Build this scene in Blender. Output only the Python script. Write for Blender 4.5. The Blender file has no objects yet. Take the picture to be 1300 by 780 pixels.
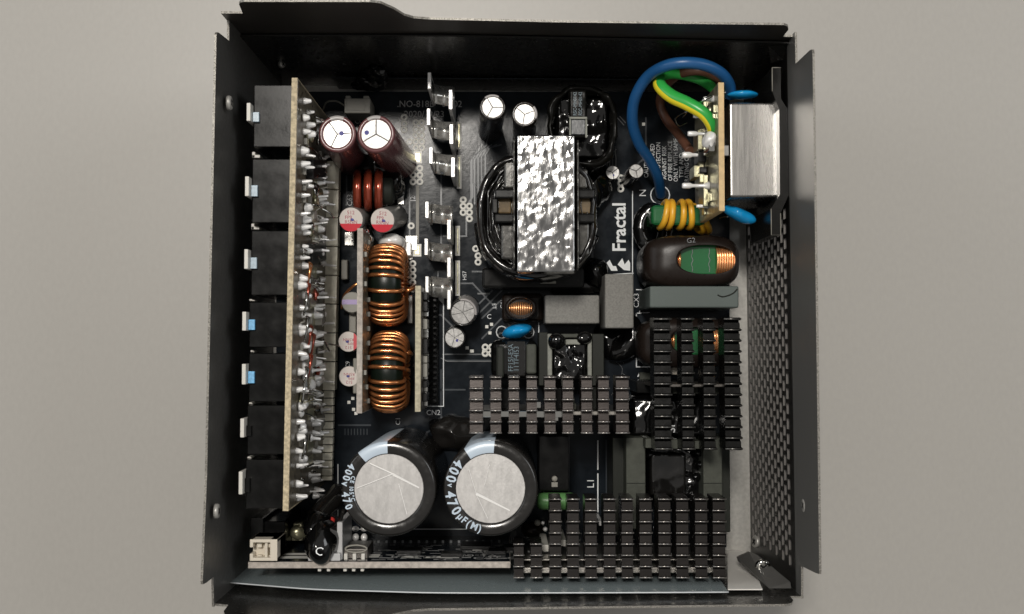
import bpy, bmesh, math, random
from mathutils import Vector, Quaternion, Matrix, noise

random.seed(7)
S = bpy.context.scene
COL = S.collection
V = Vector
PI = math.pi
# ------------------------------------------------------------------ camera, light, exposure
F = 1450.0          # focal length in photo pixels (photo is 1300 px wide)
D = 370.0           # camera height above the floor of the case, mm
cam_d = bpy.data.cameras.new('camera')
cam_d.sensor_width = 36.0
cam_d.lens = F/1300*36
cam_d.clip_start = 0.01
cam_d.clip_end = 50
cam = bpy.data.objects.new('camera', cam_d)
COL.objects.link(cam)
RQ = V((-10, -50, -F)).normalized().rotation_difference(V((0, 0, -1)))
cam.rotation_mode = 'QUATERNION'
cam.rotation_quaternion = RQ
cam.location = (0, 0, D*0.001)
S.camera = cam

W = bpy.data.worlds.new('World')
S.world = W
W.use_nodes = True
W.node_tree.nodes['Background'].inputs[0].default_value = (1.0, 0.97, 0.93, 1)
W.node_tree.nodes['Background'].inputs[1].default_value = 0.34

def lamp(name, loc, aim, size, power, color=(1, 0.95, 0.88), sy=None):
    l = bpy.data.lights.new(name, 'AREA')
    l.shape = 'RECTANGLE' if sy else 'SQUARE'
    l.size = size
    if sy: l.size_y = sy
    l.energy = power
    l.color = color
    o = bpy.data.objects.new(name, l)
    o.location = loc
    o.rotation_euler = (V(aim)-V(loc)).to_track_quat('-Z', 'Y').to_euler()
    COL.objects.link(o)
    return o
lamp('ceiling_lamp', (-0.115, 0.315, 1.09), (0, 0.02, 0), 0.17, 7.8, sy=0.14)
lamp('fill_lamp', (1.10, 0.38, 1.0), (0, 0, 0), 0.60, 4.2, color=(0.96, 0.98, 1))
lamp('left_fill_lamp', (-1.10, 0.38, 0.85), (0, 0, 0), 0.60, 3.0, color=(0.96, 0.98, 1))  # added fill from the left, brightens the right flange

S.view_settings.view_transform = 'Standard'
S.view_settings.look = 'None'
S.view_settings.exposure = 0
S.view_settings.gamma = 1
S.render.engine = 'CYCLES'
S.cycles.max_bounces = 8
S.render.resolution_x = 1024
S.render.resolution_y = 614

# ------------------------------------------------------------------ picture point -> place
def ray(px, py):
    return RQ @ V((px-650, -(py-390), -F))
def P(px, py, z):
    d = ray(px, py)
    t = (z-D)/d.z
    return V((d.x*t, d.y*t, z))
def PW(px, py, A, B):                       # on the upright plane through floor points A, B -> (u, z)
    d = ray(px, py)
    ab = V((B[0]-A[0], B[1]-A[1], 0)); L = ab.length; ab /= L
    n = V((-ab.y, ab.x, 0))
    t = n.dot(V((A[0], A[1], 0))) / n.dot(d)
    p = d*t
    return ((p.x-A[0])*ab.x+(p.y-A[1])*ab.y, D+p.z)
def mm(z): return (D-z)/F                   # mm per photo pixel at height z

# ------------------------------------------------------------------ materials
MATS = {}
def mat(name, col, rough=0.5, metal=0.0, bump=0.0, bscale=200, var=0.0, vscale=60, coat=0.0, trans=0.0,
        stretch=None, spec=0.5, detail=6, rvar=0.0, bdist=0.5):
    if name in MATS: return MATS[name]
    m = bpy.data.materials.new(name); m.use_nodes = True
    nt = m.node_tree; b = nt.nodes['Principled BSDF']
    b.inputs['Base Color'].default_value = (*col, 1)
    b.inputs['Roughness'].default_value = rough
    b.inputs['Metallic'].default_value = metal
    b.inputs['Specular IOR Level'].default_value = spec
    if coat:
        b.inputs['Coat Weight'].default_value = coat
        b.inputs['Coat Roughness'].default_value = 0.08
    if trans: b.inputs['Transmission Weight'].default_value = trans
    tc = nt.nodes.new('ShaderNodeTexCoord'); mp = nt.nodes.new('ShaderNodeMapping')
    nt.links.new(tc.outputs['Object'], mp.inputs[0])
    mp.inputs['Scale'].default_value = tuple(1000*s for s in (stretch or (1, 1, 1)))   # texture in mm
    if var or rvar:
        n = nt.nodes.new('ShaderNodeTexNoise'); n.inputs['Scale'].default_value = vscale/100
        n.inputs['Detail'].default_value = detail
        nt.links.new(mp.outputs[0], n.inputs[0])
        if var:
            r = nt.nodes.new('ShaderNodeValToRGB')
            r.color_ramp.elements[0].position = 0.35; r.color_ramp.elements[1].position = 0.65
            r.color_ramp.elements[0].color = (*[c*(1-var) for c in col], 1)
            r.color_ramp.elements[1].color = (*[min(1, c*(1+var)) for c in col], 1)
            nt.links.new(n.outputs[0], r.inputs[0]); nt.links.new(r.outputs[0], b.inputs['Base Color'])
        if rvar:
            mr = nt.nodes.new('ShaderNodeMapRange')
            mr.inputs['From Min'].default_value = 0.3; mr.inputs['From Max'].default_value = 0.7
            mr.inputs['To Min'].default_value = max(0.02, rough-rvar); mr.inputs['To Max'].default_value = rough+rvar
            nt.links.new(n.outputs[0], mr.inputs[0]); nt.links.new(mr.outputs[0], b.inputs['Roughness'])
    if bump:
        n2 = nt.nodes.new('ShaderNodeTexNoise'); n2.inputs['Scale'].default_value = bscale/100*1.6
        n2.inputs['Detail'].default_value = 4
        nt.links.new(mp.outputs[0], n2.inputs[0])
        bp = nt.nodes.new('ShaderNodeBump'); bp.inputs['Strength'].default_value = bump
        bp.inputs['Distance'].default_value = 0.0001*bdist
        nt.links.new(n2.outputs[0], bp.inputs['Height']); nt.links.new(bp.outputs[0], b.inputs['Normal'])
    MATS[name] = m
    return m

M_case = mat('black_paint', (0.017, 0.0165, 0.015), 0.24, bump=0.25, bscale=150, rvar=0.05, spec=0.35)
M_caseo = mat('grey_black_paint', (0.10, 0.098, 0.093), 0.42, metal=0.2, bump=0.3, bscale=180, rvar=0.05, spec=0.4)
M_edge = mat('raw_steel_edge', (0.20, 0.19, 0.17), 0.45, metal=0.5, bump=0.6, bscale=200, var=0.5, vscale=300)
M_floor = mat('bare_steel', (0.40, 0.39, 0.365), 0.42, metal=0.4, bump=0.35, bscale=250, var=0.1, vscale=80)
M_pcb = mat('solder_mask', (0.0105, 0.0138, 0.0180), 0.18, bump=0.3, bscale=60, var=0.2, vscale=30, rvar=0.05, spec=0.12)
M_trace = mat('trace_copper_under_mask', (0.030, 0.038, 0.047), 0.3, spec=0.4)
M_silk = mat('silkscreen_white', (0.85, 0.87, 0.88), 0.6, spec=0.2)
M_silkg = mat('silkscreen_grey', (0.20, 0.205, 0.21), 0.6, spec=0.2)
M_tin = mat('tinned_metal', (0.50, 0.495, 0.47), 0.08, metal=1.0, bump=0.25, bscale=60, rvar=0.04)
M_solder = mat('solder', (0.90, 0.89, 0.87), 0.28, metal=0.2, bump=0.3, bscale=120)
M_pad = mat('solder_pad', (0.84, 0.83, 0.78), 0.4, spec=0.3)
M_fr4 = mat('board_edge', (0.42, 0.35, 0.23), 0.7, bump=0.9, bscale=120, var=0.28, vscale=110)
M_fr4g = mat('board_edge_grey', (0.40, 0.36, 0.32), 0.7, bump=0.8, bscale=120, var=0.2, vscale=90)
M_fr4p = mat('board_edge_pale', (0.44, 0.40, 0.29), 0.7, bump=0.8, bscale=120, var=0.18, vscale=90)
M_riser = mat('riser_solder_mask', (0.10, 0.085, 0.06), 0.35, bump=0.6, bscale=50, var=0.6, vscale=80, rvar=0.1, spec=0.3)
M_plast = mat('black_plastic', (0.008, 0.008, 0.0078), 0.22, bump=0.12, bscale=80, rvar=0.06, var=0.4, vscale=20, spec=0.14)
M_white = mat('white_plastic', (0.62, 0.60, 0.55), 0.45, bump=0.2)
M_clear = mat('pale_blue_plastic', (0.36, 0.45, 0.52), 0.3, var=0.15, vscale=100)
M_blueink = mat('sky_blue_plastic', (0.16, 0.42, 0.68), 0.35, var=0.2, vscale=100)
M_cream = mat('cream_plastic', (0.66, 0.60, 0.50), 0.45, bump=0.3)
M_greyc = mat('grey_plastic', (0.24, 0.23, 0.20), 0.5, bump=0.3)
M_sleeve = mat('black_sleeve', (0.013, 0.012, 0.011), 0.2, bump=0.25, bscale=40, rvar=0.08)
M_sleeveb = mat('brown_sleeve', (0.13, 0.048, 0.050), 0.22, bump=0.3, bscale=40)
M_sleeved = mat('dark_brown_sleeve', (0.016, 0.012, 0.010), 0.2, bump=0.3, bscale=40)
M_stripe = mat('pale_sleeve_stripe', (0.46, 0.54, 0.62), 0.3, bump=0.1)
M_stripeg = mat('grey_sleeve_stripe', (0.36, 0.34, 0.33), 0.35)
M_alu = mat('aluminium_can', (0.48, 0.47, 0.455), 0.36, metal=0.4, bump=0.7, bscale=120, var=0.2, vscale=120, bdist=0.5)
M_alub = mat('brushed_can_top', (0.46, 0.448, 0.435), 0.38, metal=0.5, bump=0.6, bscale=110, var=0.1, vscale=60, bdist=0.5, stretch=(1.6, 0.7, 1))
M_canside = mat('can_side', (0.30, 0.295, 0.28), 0.35, metal=0.5, bump=0.2)
M_groove = mat('vent_groove', (0.05, 0.05, 0.05), 0.5)
M_capw = mat('white_cap_paint', (0.66, 0.60, 0.56), 0.4)
M_red = mat('red_paint', (0.62, 0.03, 0.05), 0.4)
M_plate = mat('tinned_plate', (0.66, 0.65, 0.62), 0.24, metal=0.85, bump=0.5, bscale=50, rvar=0.14, var=0.3, vscale=30)
M_dull = mat('dull_black_tape', (0.006, 0.0058, 0.005), 0.25, bump=0.6, bscale=40, spec=0.08)
M_purple = mat('purple_paint', (0.11, 0.018, 0.27), 0.35)
M_ink = mat('blue_ink', (0.03, 0.03, 0.22), 0.5)
M_rink = mat('red_ink', (0.38, 0.04, 0.08), 0.5)
M_cu = mat('copper_enamel', (0.66, 0.26, 0.095), 0.24, metal=0.85, bump=0.15, bscale=60, coat=0.4, var=0.15, vscale=30)
M_cud = mat('dark_red_enamel', (0.34, 0.06, 0.03), 0.2, metal=0.6, coat=0.6)
M_cub = mat('bright_copper', (0.85, 0.42, 0.18), 0.25, metal=0.8, coat=0.3)
M_core = mat('dark_green_core', (0.004, 0.008, 0.005), 0.3, bump=0.3, spec=0.3)
M_green = mat('green_core', (0.015, 0.13, 0.04), 0.18, bump=0.8, bscale=60, coat=0.5)
M_greens = mat('green_sleeve', (0.11, 0.27, 0.09), 0.35, bump=0.2)
M_yel = mat('yellow_insulation', (0.80, 0.42, 0.03), 0.32, bump=0.1)
M_shrink = mat('brown_shrink', (0.015, 0.0105, 0.0085), 0.3, bump=0.4, bscale=25, rvar=0.05, spec=0.2)
M_goo = mat('black_glue', (0.004, 0.004, 0.004), 0.10, bump=0.5, bscale=35, coat=0.2)
M_tape = mat('black_tape', (0.008, 0.0075, 0.007), 0.14, bump=0.8, bscale=28, coat=0.3, bdist=0.7)
M_foil = mat('crinkled_foil', (0.34, 0.337, 0.333), 0.14, metal=1.0, bump=1.0, bscale=80, rvar=0.1, bdist=0.36, stretch=(1.5, 0.55, 1), var=0.12, vscale=45)
M_bob = mat('varnished_bobbin', (0.05, 0.048, 0.043), 0.2, metal=0.2, bump=0.9, bscale=50, var=0.6, vscale=40, spec=0.4)
M_tan = mat('cork_tan', (0.12, 0.08, 0.035), 0.6, var=0.3)
M_blue = mat('blue_insulation', (0.012, 0.085, 0.235), 0.36, bump=0.15, bscale=40)
M_grn = mat('green_insulation', (0.03, 0.36, 0.06), 0.3)
M_ylw = mat('yellow_stripe', (0.80, 0.66, 0.03), 0.3)
M_brn = mat('brown_insulation', (0.12, 0.052, 0.032), 0.4)
M_disc = mat('blue_epoxy', (0.01, 0.30, 0.66), 0.12, coat=0.5, bump=0.2, bscale=20)
M_film = mat('grey_box', (0.20, 0.195, 0.18), 0.6, bump=1.0, bscale=160, var=0.14, vscale=200, spec=0.2)
M_filmg = mat('grey_green_box', (0.10, 0.12, 0.112), 0.5, bump=0.3, spec=0.25)
M_fin = mat('anodised_fin', (0.024, 0.021, 0.0195), 0.27, metal=0.5, bump=0.35, bscale=180, stretch=(0.3, 1, 1), rvar=0.05, spec=0.35)
M_fin_lit = mat('anodised_fin_lit', (0.052, 0.044, 0.041), 0.27, metal=0.5, bump=0.35, bscale=180, stretch=(0.3, 1, 1), rvar=0.05, spec=0.35)  # same anodising as the dark fins, painted lighter where lamp light catches
M_finb = mat('black_anodised_fin', (0.007, 0.0068, 0.0064), 0.26, metal=0.3, bump=0.3, bscale=180, rvar=0.05, spec=0.2)
M_tip = mat('fin_tip_lit', (0.36, 0.34, 0.32), 0.28, metal=0.8)  # paler than the fins: light on the rounded edges painted in
M_tipb = mat('fin_tip_lit_dark', (0.17, 0.165, 0.155), 0.3, metal=0.8)  # same painted edge light, for the black fins
M_web = mat('anodised_web', (0.13, 0.12, 0.11), 0.35, metal=0.8)
M_webp = mat('pale_web', (0.38, 0.36, 0.33), 0.3, metal=0.8)
M_ferr = mat('ferrite', (0.062, 0.066, 0.054), 0.5, bump=0.7, bscale=120, var=0.15, vscale=40, spec=0.2)
M_ferrd = mat('ferrite_dark', (0.018, 0.020, 0.016), 0.5, bump=0.5, bscale=120, spec=0.2)
M_ferrl = mat('ferrite_pale', (0.21, 0.215, 0.185), 0.5, bump=0.7, bscale=120, var=0.15)
M_steel = mat('brushed_steel', (0.34, 0.33, 0.315), 0.27, metal=1.0, bump=0.06, bscale=120, stretch=(3, 0.15, 1), rvar=0.03, var=0.04)
M_label = mat('blue_grey_print', (0.10, 0.15, 0.18), 0.4)
M_gold = mat('gold_slot', (0.42, 0.40, 0.27), 0.3, metal=0.8, bump=0.5, bscale=60)
M_chip = mat('black_chip', (0.010, 0.010, 0.010), 0.3, bump=0.3, spec=0.25)
M_led = mat('red_led', (0.75, 0.06, 0.05), 0.2, coat=0.5)

# the insulating sheet: clear film with a faint blue grey cast
m = bpy.data.materials.new('clear_film'); m.use_nodes = True; nt = m.node_tree
b = nt.nodes['Principled BSDF']
b.inputs['Base Color'].default_value = (0.42, 0.50, 0.52, 1); b.inputs['Roughness'].default_value = 0.25
b.inputs['Alpha'].default_value = 0.55
MATS['clear_film'] = m; M_film2 = m

# table: brushed light metal table
m = bpy.data.materials.new('table_metal'); m.use_nodes = True; nt = m.node_tree
b = nt.nodes['Principled BSDF']; tc = nt.nodes.new('ShaderNodeTexCoord'); mp = nt.nodes.new('ShaderNodeMapping')
mp.inputs['Scale'].default_value = (500, 260, 1)
n = nt.nodes.new('ShaderNodeTexNoise'); n.inputs['Scale'].default_value = 1.6; n.inputs['Detail'].default_value = 9
r = nt.nodes.new('ShaderNodeValToRGB')
r.color_ramp.elements[0].position = 0.3; r.color_ramp.elements[1].position = 0.7
r.color_ramp.elements[0].color = (0.335, 0.321, 0.296, 1); r.color_ramp.elements[1].color = (0.352, 0.337, 0.311, 1)
bp = nt.nodes.new('ShaderNodeBump'); bp.inputs['Strength'].default_value = 0.12; bp.inputs['Distance'].default_value = 0.0001
nt.links.new(tc.outputs['Object'], mp.inputs[0]); nt.links.new(mp.outputs[0], n.inputs[0])
nt.links.new(n.outputs[0], r.inputs[0]); nt.links.new(r.outputs[0], b.inputs['Base Color'])
nt.links.new(n.outputs[0], bp.inputs['Height']); nt.links.new(bp.outputs[0], b.inputs['Normal'])
b.inputs['Roughness'].default_value = 0.42; b.inputs['Metallic'].default_value = 0.0
M_table = m

# ------------------------------------------------------------------ mesh builder (all in mm)
ORG = {}
STUFF = ('traces', 'silkscreen_lines', 'silkscreen_print', 'small_component', 'copper_land', 'bare_copper', 'dust_fibre', 'stitching', 'printed_rating')
class MB:
    def __init__(s): s.v = []; s.f = []; s.mi = []; s.sm = []
    def add(s, vs, fs, mi=0, smooth=False):
        o = len(s.v); s.v += [V(v) for v in vs]
        for f in fs:
            s.f.append([i+o for i in f]); s.mi.append(mi); s.sm.append(smooth)
        return s
    def bm(s, bm, M=None, mi=0, smooth=False):
        bm.verts.index_update()
        s.add([(M @ v.co) if M else v.co.copy() for v in bm.verts], [[v.index for v in f.verts] for f in bm.faces], mi, smooth)
        bm.free(); return s
    def box(s, x0, x1, y0, y1, z0, z1, bev=0.0, mi=0, seg=2, M=None):
        bm = bmesh.new(); bmesh.ops.create_cube(bm, size=1)
        for v in bm.verts:
            v.co = V(((x0+x1)/2+v.co.x*(x1-x0), (y0+y1)/2+v.co.y*(y1-y0), (z0+z1)/2+v.co.z*(z1-z0)))
        if bev > 0:
            bev = min(bev, abs(x1-x0)*.45, abs(y1-y0)*.45, abs(z1-z0)*.45)
            bmesh.ops.bevel(bm, geom=bm.edges[:], offset=bev, segments=seg, affect='EDGES', profile=0.5)
        return s.bm(bm, M, mi, False)
    def lathe(s, prof, A, B=None, seg=32, mi=0, smooth=True, axis=None, lo=0):
        # prof: list of (r, h) along the axis from A
        ax = (V(B)-V(A)).normalized() if B is not None else V(axis).normalized()
        u = ax.orthogonal().normalized(); w = ax.cross(u)
        vs = []; fs = []
        for r, h in prof:
            for k in range(seg):
                a = 2*PI*k/seg
                vs.append(V(A)+ax*h+u*(r*math.cos(a))+w*(r*math.sin(a)))
        for i in range(len(prof)-1):
            for k in range(seg):
                fs.append((i*seg+k, i*seg+(k+1) % seg, (i+1)*seg+(k+1) % seg, (i+1)*seg+k))
        s.add(vs, fs, mi, smooth)
        o = len(s.v)-len(vs)
        if prof[0][0] > 1e-4: s.f.append([o+k for k in range(seg)][::-1]); s.mi.append(mi); s.sm.append(False)
        if prof[-1][0] > 1e-4: s.f.append([o+(len(prof)-1)*seg+k for k in range(seg)]); s.mi.append(mi); s.sm.append(False)
        return s
    def tube(s, pts, r, seg=8, closed=False, mi=0, sub=4, cap=True):
        pts = [V(p) for p in pts]
        if sub > 1: pts = spline(pts, sub, closed)
        n = len(pts); vs = []; fs = []
        up = None
        for i in range(n):
            if closed: t = pts[(i+1) % n]-pts[i-1]
            else: t = pts[min(i+1, n-1)]-pts[max(i-1, 0)]
            t.normalize()
            if up is None: up = t.orthogonal().normalized()
            up = (up - t*up.dot(t))
            up = up.normalized() if up.length > 1e-6 else t.orthogonal().normalized()
            w = t.cross(up)
            rr = r(i/(n-1)) if callable(r) else r
            for k in range(seg):
                a = 2*PI*k/seg
                vs.append(pts[i]+up*(rr*math.cos(a))+w*(rr*math.sin(a)))
        m = n if closed else n-1
        for i in range(m):
            for k in range(seg):
                j = (i+1) % n
                fs.append((i*seg+k, i*seg+(k+1) % seg, j*seg+(k+1) % seg, j*seg+k))
        s.add(vs, fs, mi, True)
        if cap and not closed:
            o = len(s.v)-len(vs)
            s.f.append([o+k for k in range(seg)][::-1]); s.mi.append(mi); s.sm.append(False)
            s.f.append([o+(n-1)*seg+k for k in range(seg)]); s.mi.append(mi); s.sm.append(False)
        return s
    def prism(s, poly, off, mi=0, mi_side=None, smooth_side=False):      # poly: 3-D points, off: extrusion vector
        n = len(poly); off = V(off)
        vs = [V(p) for p in poly]+[V(p)+off for p in poly]
        s.add(vs, [list(range(n)), [n+i for i in range(n)][::-1]], mi)
        o = len(s.v)-2*n
        for i in range(n):
            s.f.append([o+i, o+(i+1) % n, o+n+(i+1) % n, o+n+i])
            s.mi.append(mi if mi_side is None else mi_side); s.sm.append(smooth_side)
        return s
    def blob(s, c, rx, ry, rz, amp=0.1, fr=0.3, seg=24, ring=14, mi=0, zmin=None, sq=1.0, seed=0, M=None):
        vs = []; fs = []
        for i in range(ring+1):
            ph = PI*i/ring
            for k in range(seg):
                a = 2*PI*k/seg
                d = V((math.sin(ph)*math.cos(a), math.sin(ph)*math.sin(a), math.cos(ph)))
                if sq != 1.0: d = V([math.copysign(abs(q)**sq, q) for q in d])
                p = V((d.x*rx, d.y*ry, d.z*rz))
                q = 1+amp*noise.noise(p*fr+V((seed, seed*2, 0)))
                p = p*q
                if M: p = M @ p
                p = p+V(c)
                if zmin is not None: p.z = max(p.z, zmin)
                vs.append(p)
        for i in range(ring):
            for k in range(seg):
                fs.append((i*seg+k, (i+1)*seg+k, (i+1)*seg+(k+1) % seg, i*seg+(k+1) % seg))
        return s.add(vs, fs, mi, True)
    def text(s, body, h, org, xd, yd, mi=0, align='LEFT', sx=1.0, lift=0.0):
        vs, fs, wd = glyphs(body)
        xd = V(xd).normalized(); yd = V(yd).normalized(); nz = xd.cross(yd)
        x0 = 0 if align == 'LEFT' else (-wd/2 if align == 'CENTER' else -wd)
        return s.add([V(org)+xd*((v[0]+x0)*h*sx)+yd*(v[1]*h)+nz*lift for v in vs], fs, mi)
    def build(s, name, mats, parent=None, label=None, wobble=0, wf=0.3, smooth=None):
        if wobble:
            for v in s.v:
                v += wobble*V(noise.noise_vector(v*wf))
        me = bpy.data.meshes.new(name)
        O = ORG[parent.name] if parent is not None else V((0, 0, 0))
        if parent is None or True:
            # own origin: base centre of the piece
            xs = [v.x for v in s.v]; ys = [v.y for v in s.v]; zs = [v.z for v in s.v]
            C = V(((min(xs)+max(xs))/2, (min(ys)+max(ys))/2, min(zs)))
        me.from_pydata([tuple((v-C)*0.001) for v in s.v], [], s.f)
        if not isinstance(mats, (list, tuple)): mats = [mats]
        for q in mats: me.materials.append(q)
        me.polygons.foreach_set('material_index', s.mi)
        me.polygons.foreach_set('use_smooth', s.sm if smooth is None else [smooth]*len(s.sm))
        me.update()
        o = bpy.data.objects.new(name, me); COL.objects.link(o)
        o.location = (C-O)*0.001
        if parent is not None: o.parent = parent
        ORG[o.name] = C
        if label: o['label'] = label
        if name in STUFF: o['kind'] = 'stuff'
        return o

def spline(pts, sub, closed=False):
    n = len(pts); out = []
    rng = range(n if closed else n-1)
    for i in rng:
        if closed: p0, p1, p2, p3 = pts[i-1], pts[i], pts[(i+1) % n], pts[(i+2) % n]
        else: p0, p1, p2, p3 = pts[max(i-1, 0)], pts[i], pts[i+1], pts[min(i+2, n-1)]
        for k in range(sub):
            t = k/sub
            out.append(0.5*((2*p1)+(p2-p0)*t+(2*p0-5*p1+4*p2-p3)*t*t+(3*p1-p0-3*p2+p3)*t*t*t))
    if not closed: out.append(pts[-1])
    return out

GL = {}; BOLD = [0.0]
def glyphs(body, bold=None):
    bold = BOLD[0]
    if (body, bold) in GL: return GL[(body, bold)]
    c = bpy.data.curves.new('glyph', 'FONT'); c.body = body; c.size = 1.4; c.resolution_u = 2; c.offset = bold
    o = bpy.data.objects.new('glyph', c); COL.objects.link(o)
    me = o.to_mesh()
    vs = [tuple(v.co) for v in me.vertices]; fs = [list(p.vertices) for p in me.polygons]
    wd = max([v[0] for v in vs], default=0.5)
    o.to_mesh_clear(); bpy.data.objects.remove(o); bpy.data.curves.remove(c)
    GL[(body, bold)] = (vs, fs, wd)
    return GL[(body, bold)]

def copy_piece(o, center, rot=None, label=None, parent=None, name=None):      # shares mesh data; center in mm
    c = o.copy(); COL.objects.link(c)
    p = parent or o.parent
    c.parent = p
    c.location = (V(center)-(ORG[p.name] if p is not None else V((0, 0, 0))))*0.001
    if rot is not None: c.rotation_euler = rot
    if label: c['label'] = label
    elif 'label' in c.keys(): del c['label']
    ORG[c.name] = V(center)
    return c

def rect(px0, py0, px1, py1, z):            # photo rectangle at height z -> x0,x1,y0,y1
    a = P(px0, (py0+py1)/2, z); b_ = P(px1, (py0+py1)/2, z)
    c = P((px0+px1)/2, py0, z); d = P((px0+px1)/2, py1, z)
    return a.x, b_.x, d.y, c.y

# ------------------------------------------------------------------ the table
def table():
    me = bpy.data.meshes.new('table_surface')
    z = -0.0022
    me.from_pydata([(-1.2, -1.0, z), (1.2, -1.0, z), (1.2, 1.3, z), (-1.2, 1.3, z)], [], [(0, 1, 2, 3)])
    me.materials.append(M_table)
    o = bpy.data.objects.new('table_surface', me); COL.objects.link(o)
    o['kind'] = 'structure'
    o['label'] = 'plain light grey metal table top under the opened unit'
table()

# ------------------------------------------------------------------ the power supply: one thing
TL, TR, BR, BL = V((-72.5, 86, 0)), V((78.3, 84, 0)), V((79.5, -66.8, 0)), V((-76, -67.5, 0))
PSU = bpy.data.objects.new('power_supply', None); COL.objects.link(PSU)
PSU.location = (0, 0, -0.002); ORG['power_supply'] = V((0, 0, -2))
PSU.empty_display_size = 0.05
PSU['label'] = 'opened black computer power supply with all its circuitry exposed, lying on the table'
PSU['category'] = 'power supply'

# floor tray
mb = MB()
mb.prism([V((TL.x-1, TL.y+1, -1.2)), V((TR.x+1, TR.y+1, -1.2)), V((BR.x+1, BR.y-1, -1.2)), V((BL.x-1, BL.y-1, -1.2))], (0, 0, 1.2))
case = mb.build('case', M_floor, PSU, 'bent steel case whose floor shows as a pale bare strip by the vent')

def wall(A, B, prof, name, out, label=None, mats=(None,), z0=0.0, thick=0.6, inset=0.0, zlift=0):
    ab = (B-A); L = ab.length; ab = ab.normalized(); n = V(out)
    pts = [PW(px, py, A, B) for px, py in prof]
    pts = [(max(0.0, min(L, u)), max(z0+0.5, z)) for u, z in pts]
    pts[0] = (-0.7, pts[0][1]); pts[-1] = (L+0.7, pts[-1][1])
    poly = [A-ab*0.7+V((0, 0, z0))]+[A+ab*u+V((0, 0, z)) for u, z in pts]+[B+ab*0.7+V((0, 0, z0))]
    poly = [p-n*inset for p in poly]
    mb = MB(); mb.prism(poly, n*thick, 0, 1)
    k_ = len(poly)
    for i_ in (2, 2+k_-2, 2+k_-1): mb.mi[i_] = 0
    return mb.build(name, [mats[0], mats[1] if len(mats) > 1 else M_edge], case, label)

wall(TL, TR, [(291, 17.5), (308, 17.3), (306, 12), (303.5, 6), (305, 3.3), (310, 2.6), (470, 2.8), (483, 4.5), (500, 12), (513, 20), (525, 23.5), (545, 25),
              (700, 28.5), (995, 32), (1000, 34), (1001, 38), (997, 43), (994, 47), (1009, 47)],
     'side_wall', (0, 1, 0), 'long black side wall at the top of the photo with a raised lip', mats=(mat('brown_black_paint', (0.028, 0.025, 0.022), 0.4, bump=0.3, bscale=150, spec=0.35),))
wall(TL, TR, [(345, 43), (560, 42.5), (700, 45), (992, 51)], 'wall_shade_panel', (0, 1, 0), 'blacker panel low on the top side wall, added for the shade step', mats=(M_case, M_case), inset=0.9, thick=0.5)  # added panel: paints the darker shade below the wall's bend
wall(BL, BR, [(272, 766), (290, 768), (284, 776), (286, 781), (300, 783), (490, 781), (510, 777), (525, 774), (545, 772.5), (998, 767), (1005, 765.5), (1007, 762),
              (1003, 757), (1017, 757)],
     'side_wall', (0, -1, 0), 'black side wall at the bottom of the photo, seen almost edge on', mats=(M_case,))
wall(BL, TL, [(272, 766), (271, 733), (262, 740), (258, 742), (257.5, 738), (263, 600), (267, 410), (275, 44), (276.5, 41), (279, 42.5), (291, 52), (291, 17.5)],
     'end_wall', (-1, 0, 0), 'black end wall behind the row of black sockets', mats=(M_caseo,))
# right end wall: plain band above the perforated panel
zb = 57.0
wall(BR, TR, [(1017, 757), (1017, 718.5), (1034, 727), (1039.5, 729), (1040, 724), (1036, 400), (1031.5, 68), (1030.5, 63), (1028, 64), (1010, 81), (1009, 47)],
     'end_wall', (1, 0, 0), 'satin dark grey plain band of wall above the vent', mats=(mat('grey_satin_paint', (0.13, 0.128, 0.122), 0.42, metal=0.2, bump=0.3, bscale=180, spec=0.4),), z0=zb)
# perforated vent
def vent():
    mb = MB(); A, B = BR, TR; ab = (B-A); L = ab.length; ab = ab.normalized(); n = V((1, 0, 0)); th = 1.3
    y0, y1 = 5.0, 106.0
    def q(u0, u1, z0, z1, mi=0):
        for off, fl in ((0, 0), (th, 1)):
            p = [A+ab*u0+V((0, 0, z0))+n*off, A+ab*u1+V((0, 0, z0))+n*off, A+ab*u1+V((0, 0, z1))+n*off, A+ab*u0+V((0, 0, z1))+n*off]
            mb.add(p, [(0, 1, 2, 3) if fl else (3, 2, 1, 0)], mi)
    def hole(u0, u1, z0, z1):
        c = [(u0, z0), (u1, z0), (u1, z1), (u0, z1)]
        for i in range(4):
            (a, b_), (c2, d) = c[i], c[(i+1) % 4]
            mb.add([A+ab*a+V((0, 0, b_)), A+ab*c2+V((0, 0, d)), A+ab*c2+V((0, 0, d))+n*th, A+ab*a+V((0, 0, b_))+n*th], [(0, 1, 2, 3)], 1 if i == 0 else 0)  # lower slot edges get a paler colour, as lit from above
    q(0, y0, 0, zb); q(y1, L, 0, zb)
    pz = 3.9; hz = 2.8; z = 3.0
    q(y0, y1, 0, z)
    k = 0
    while z+hz < zb-1:
        u = y0; q(y0, y0, z, z+hz)
        off = 0.9+(k % 2)*2.1
        prev = y0
        u = y0+off
        while u+3.1 < y1:
            q(prev, u, z, z+hz); hole(u, u+3.0, z, z+hz); prev = u+3.0; u += 4.2
        q(prev, y1, z, z+hz)
        q(y0, y1, z+hz, min(z+pz, zb))
        z += pz; k += 1
    q(y0, y1, z, zb) if z < zb else None
    return mb.build('vent_panel', [mat('vent_paint', (0.008, 0.0075, 0.007), 0.35, bump=0.3, bscale=150, spec=0.15), mat('vent_edge_lit', (0.13, 0.12, 0.11), 0.4, metal=0.4)], case, 'black perforated vent panel with staggered slots')
vent()

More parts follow.
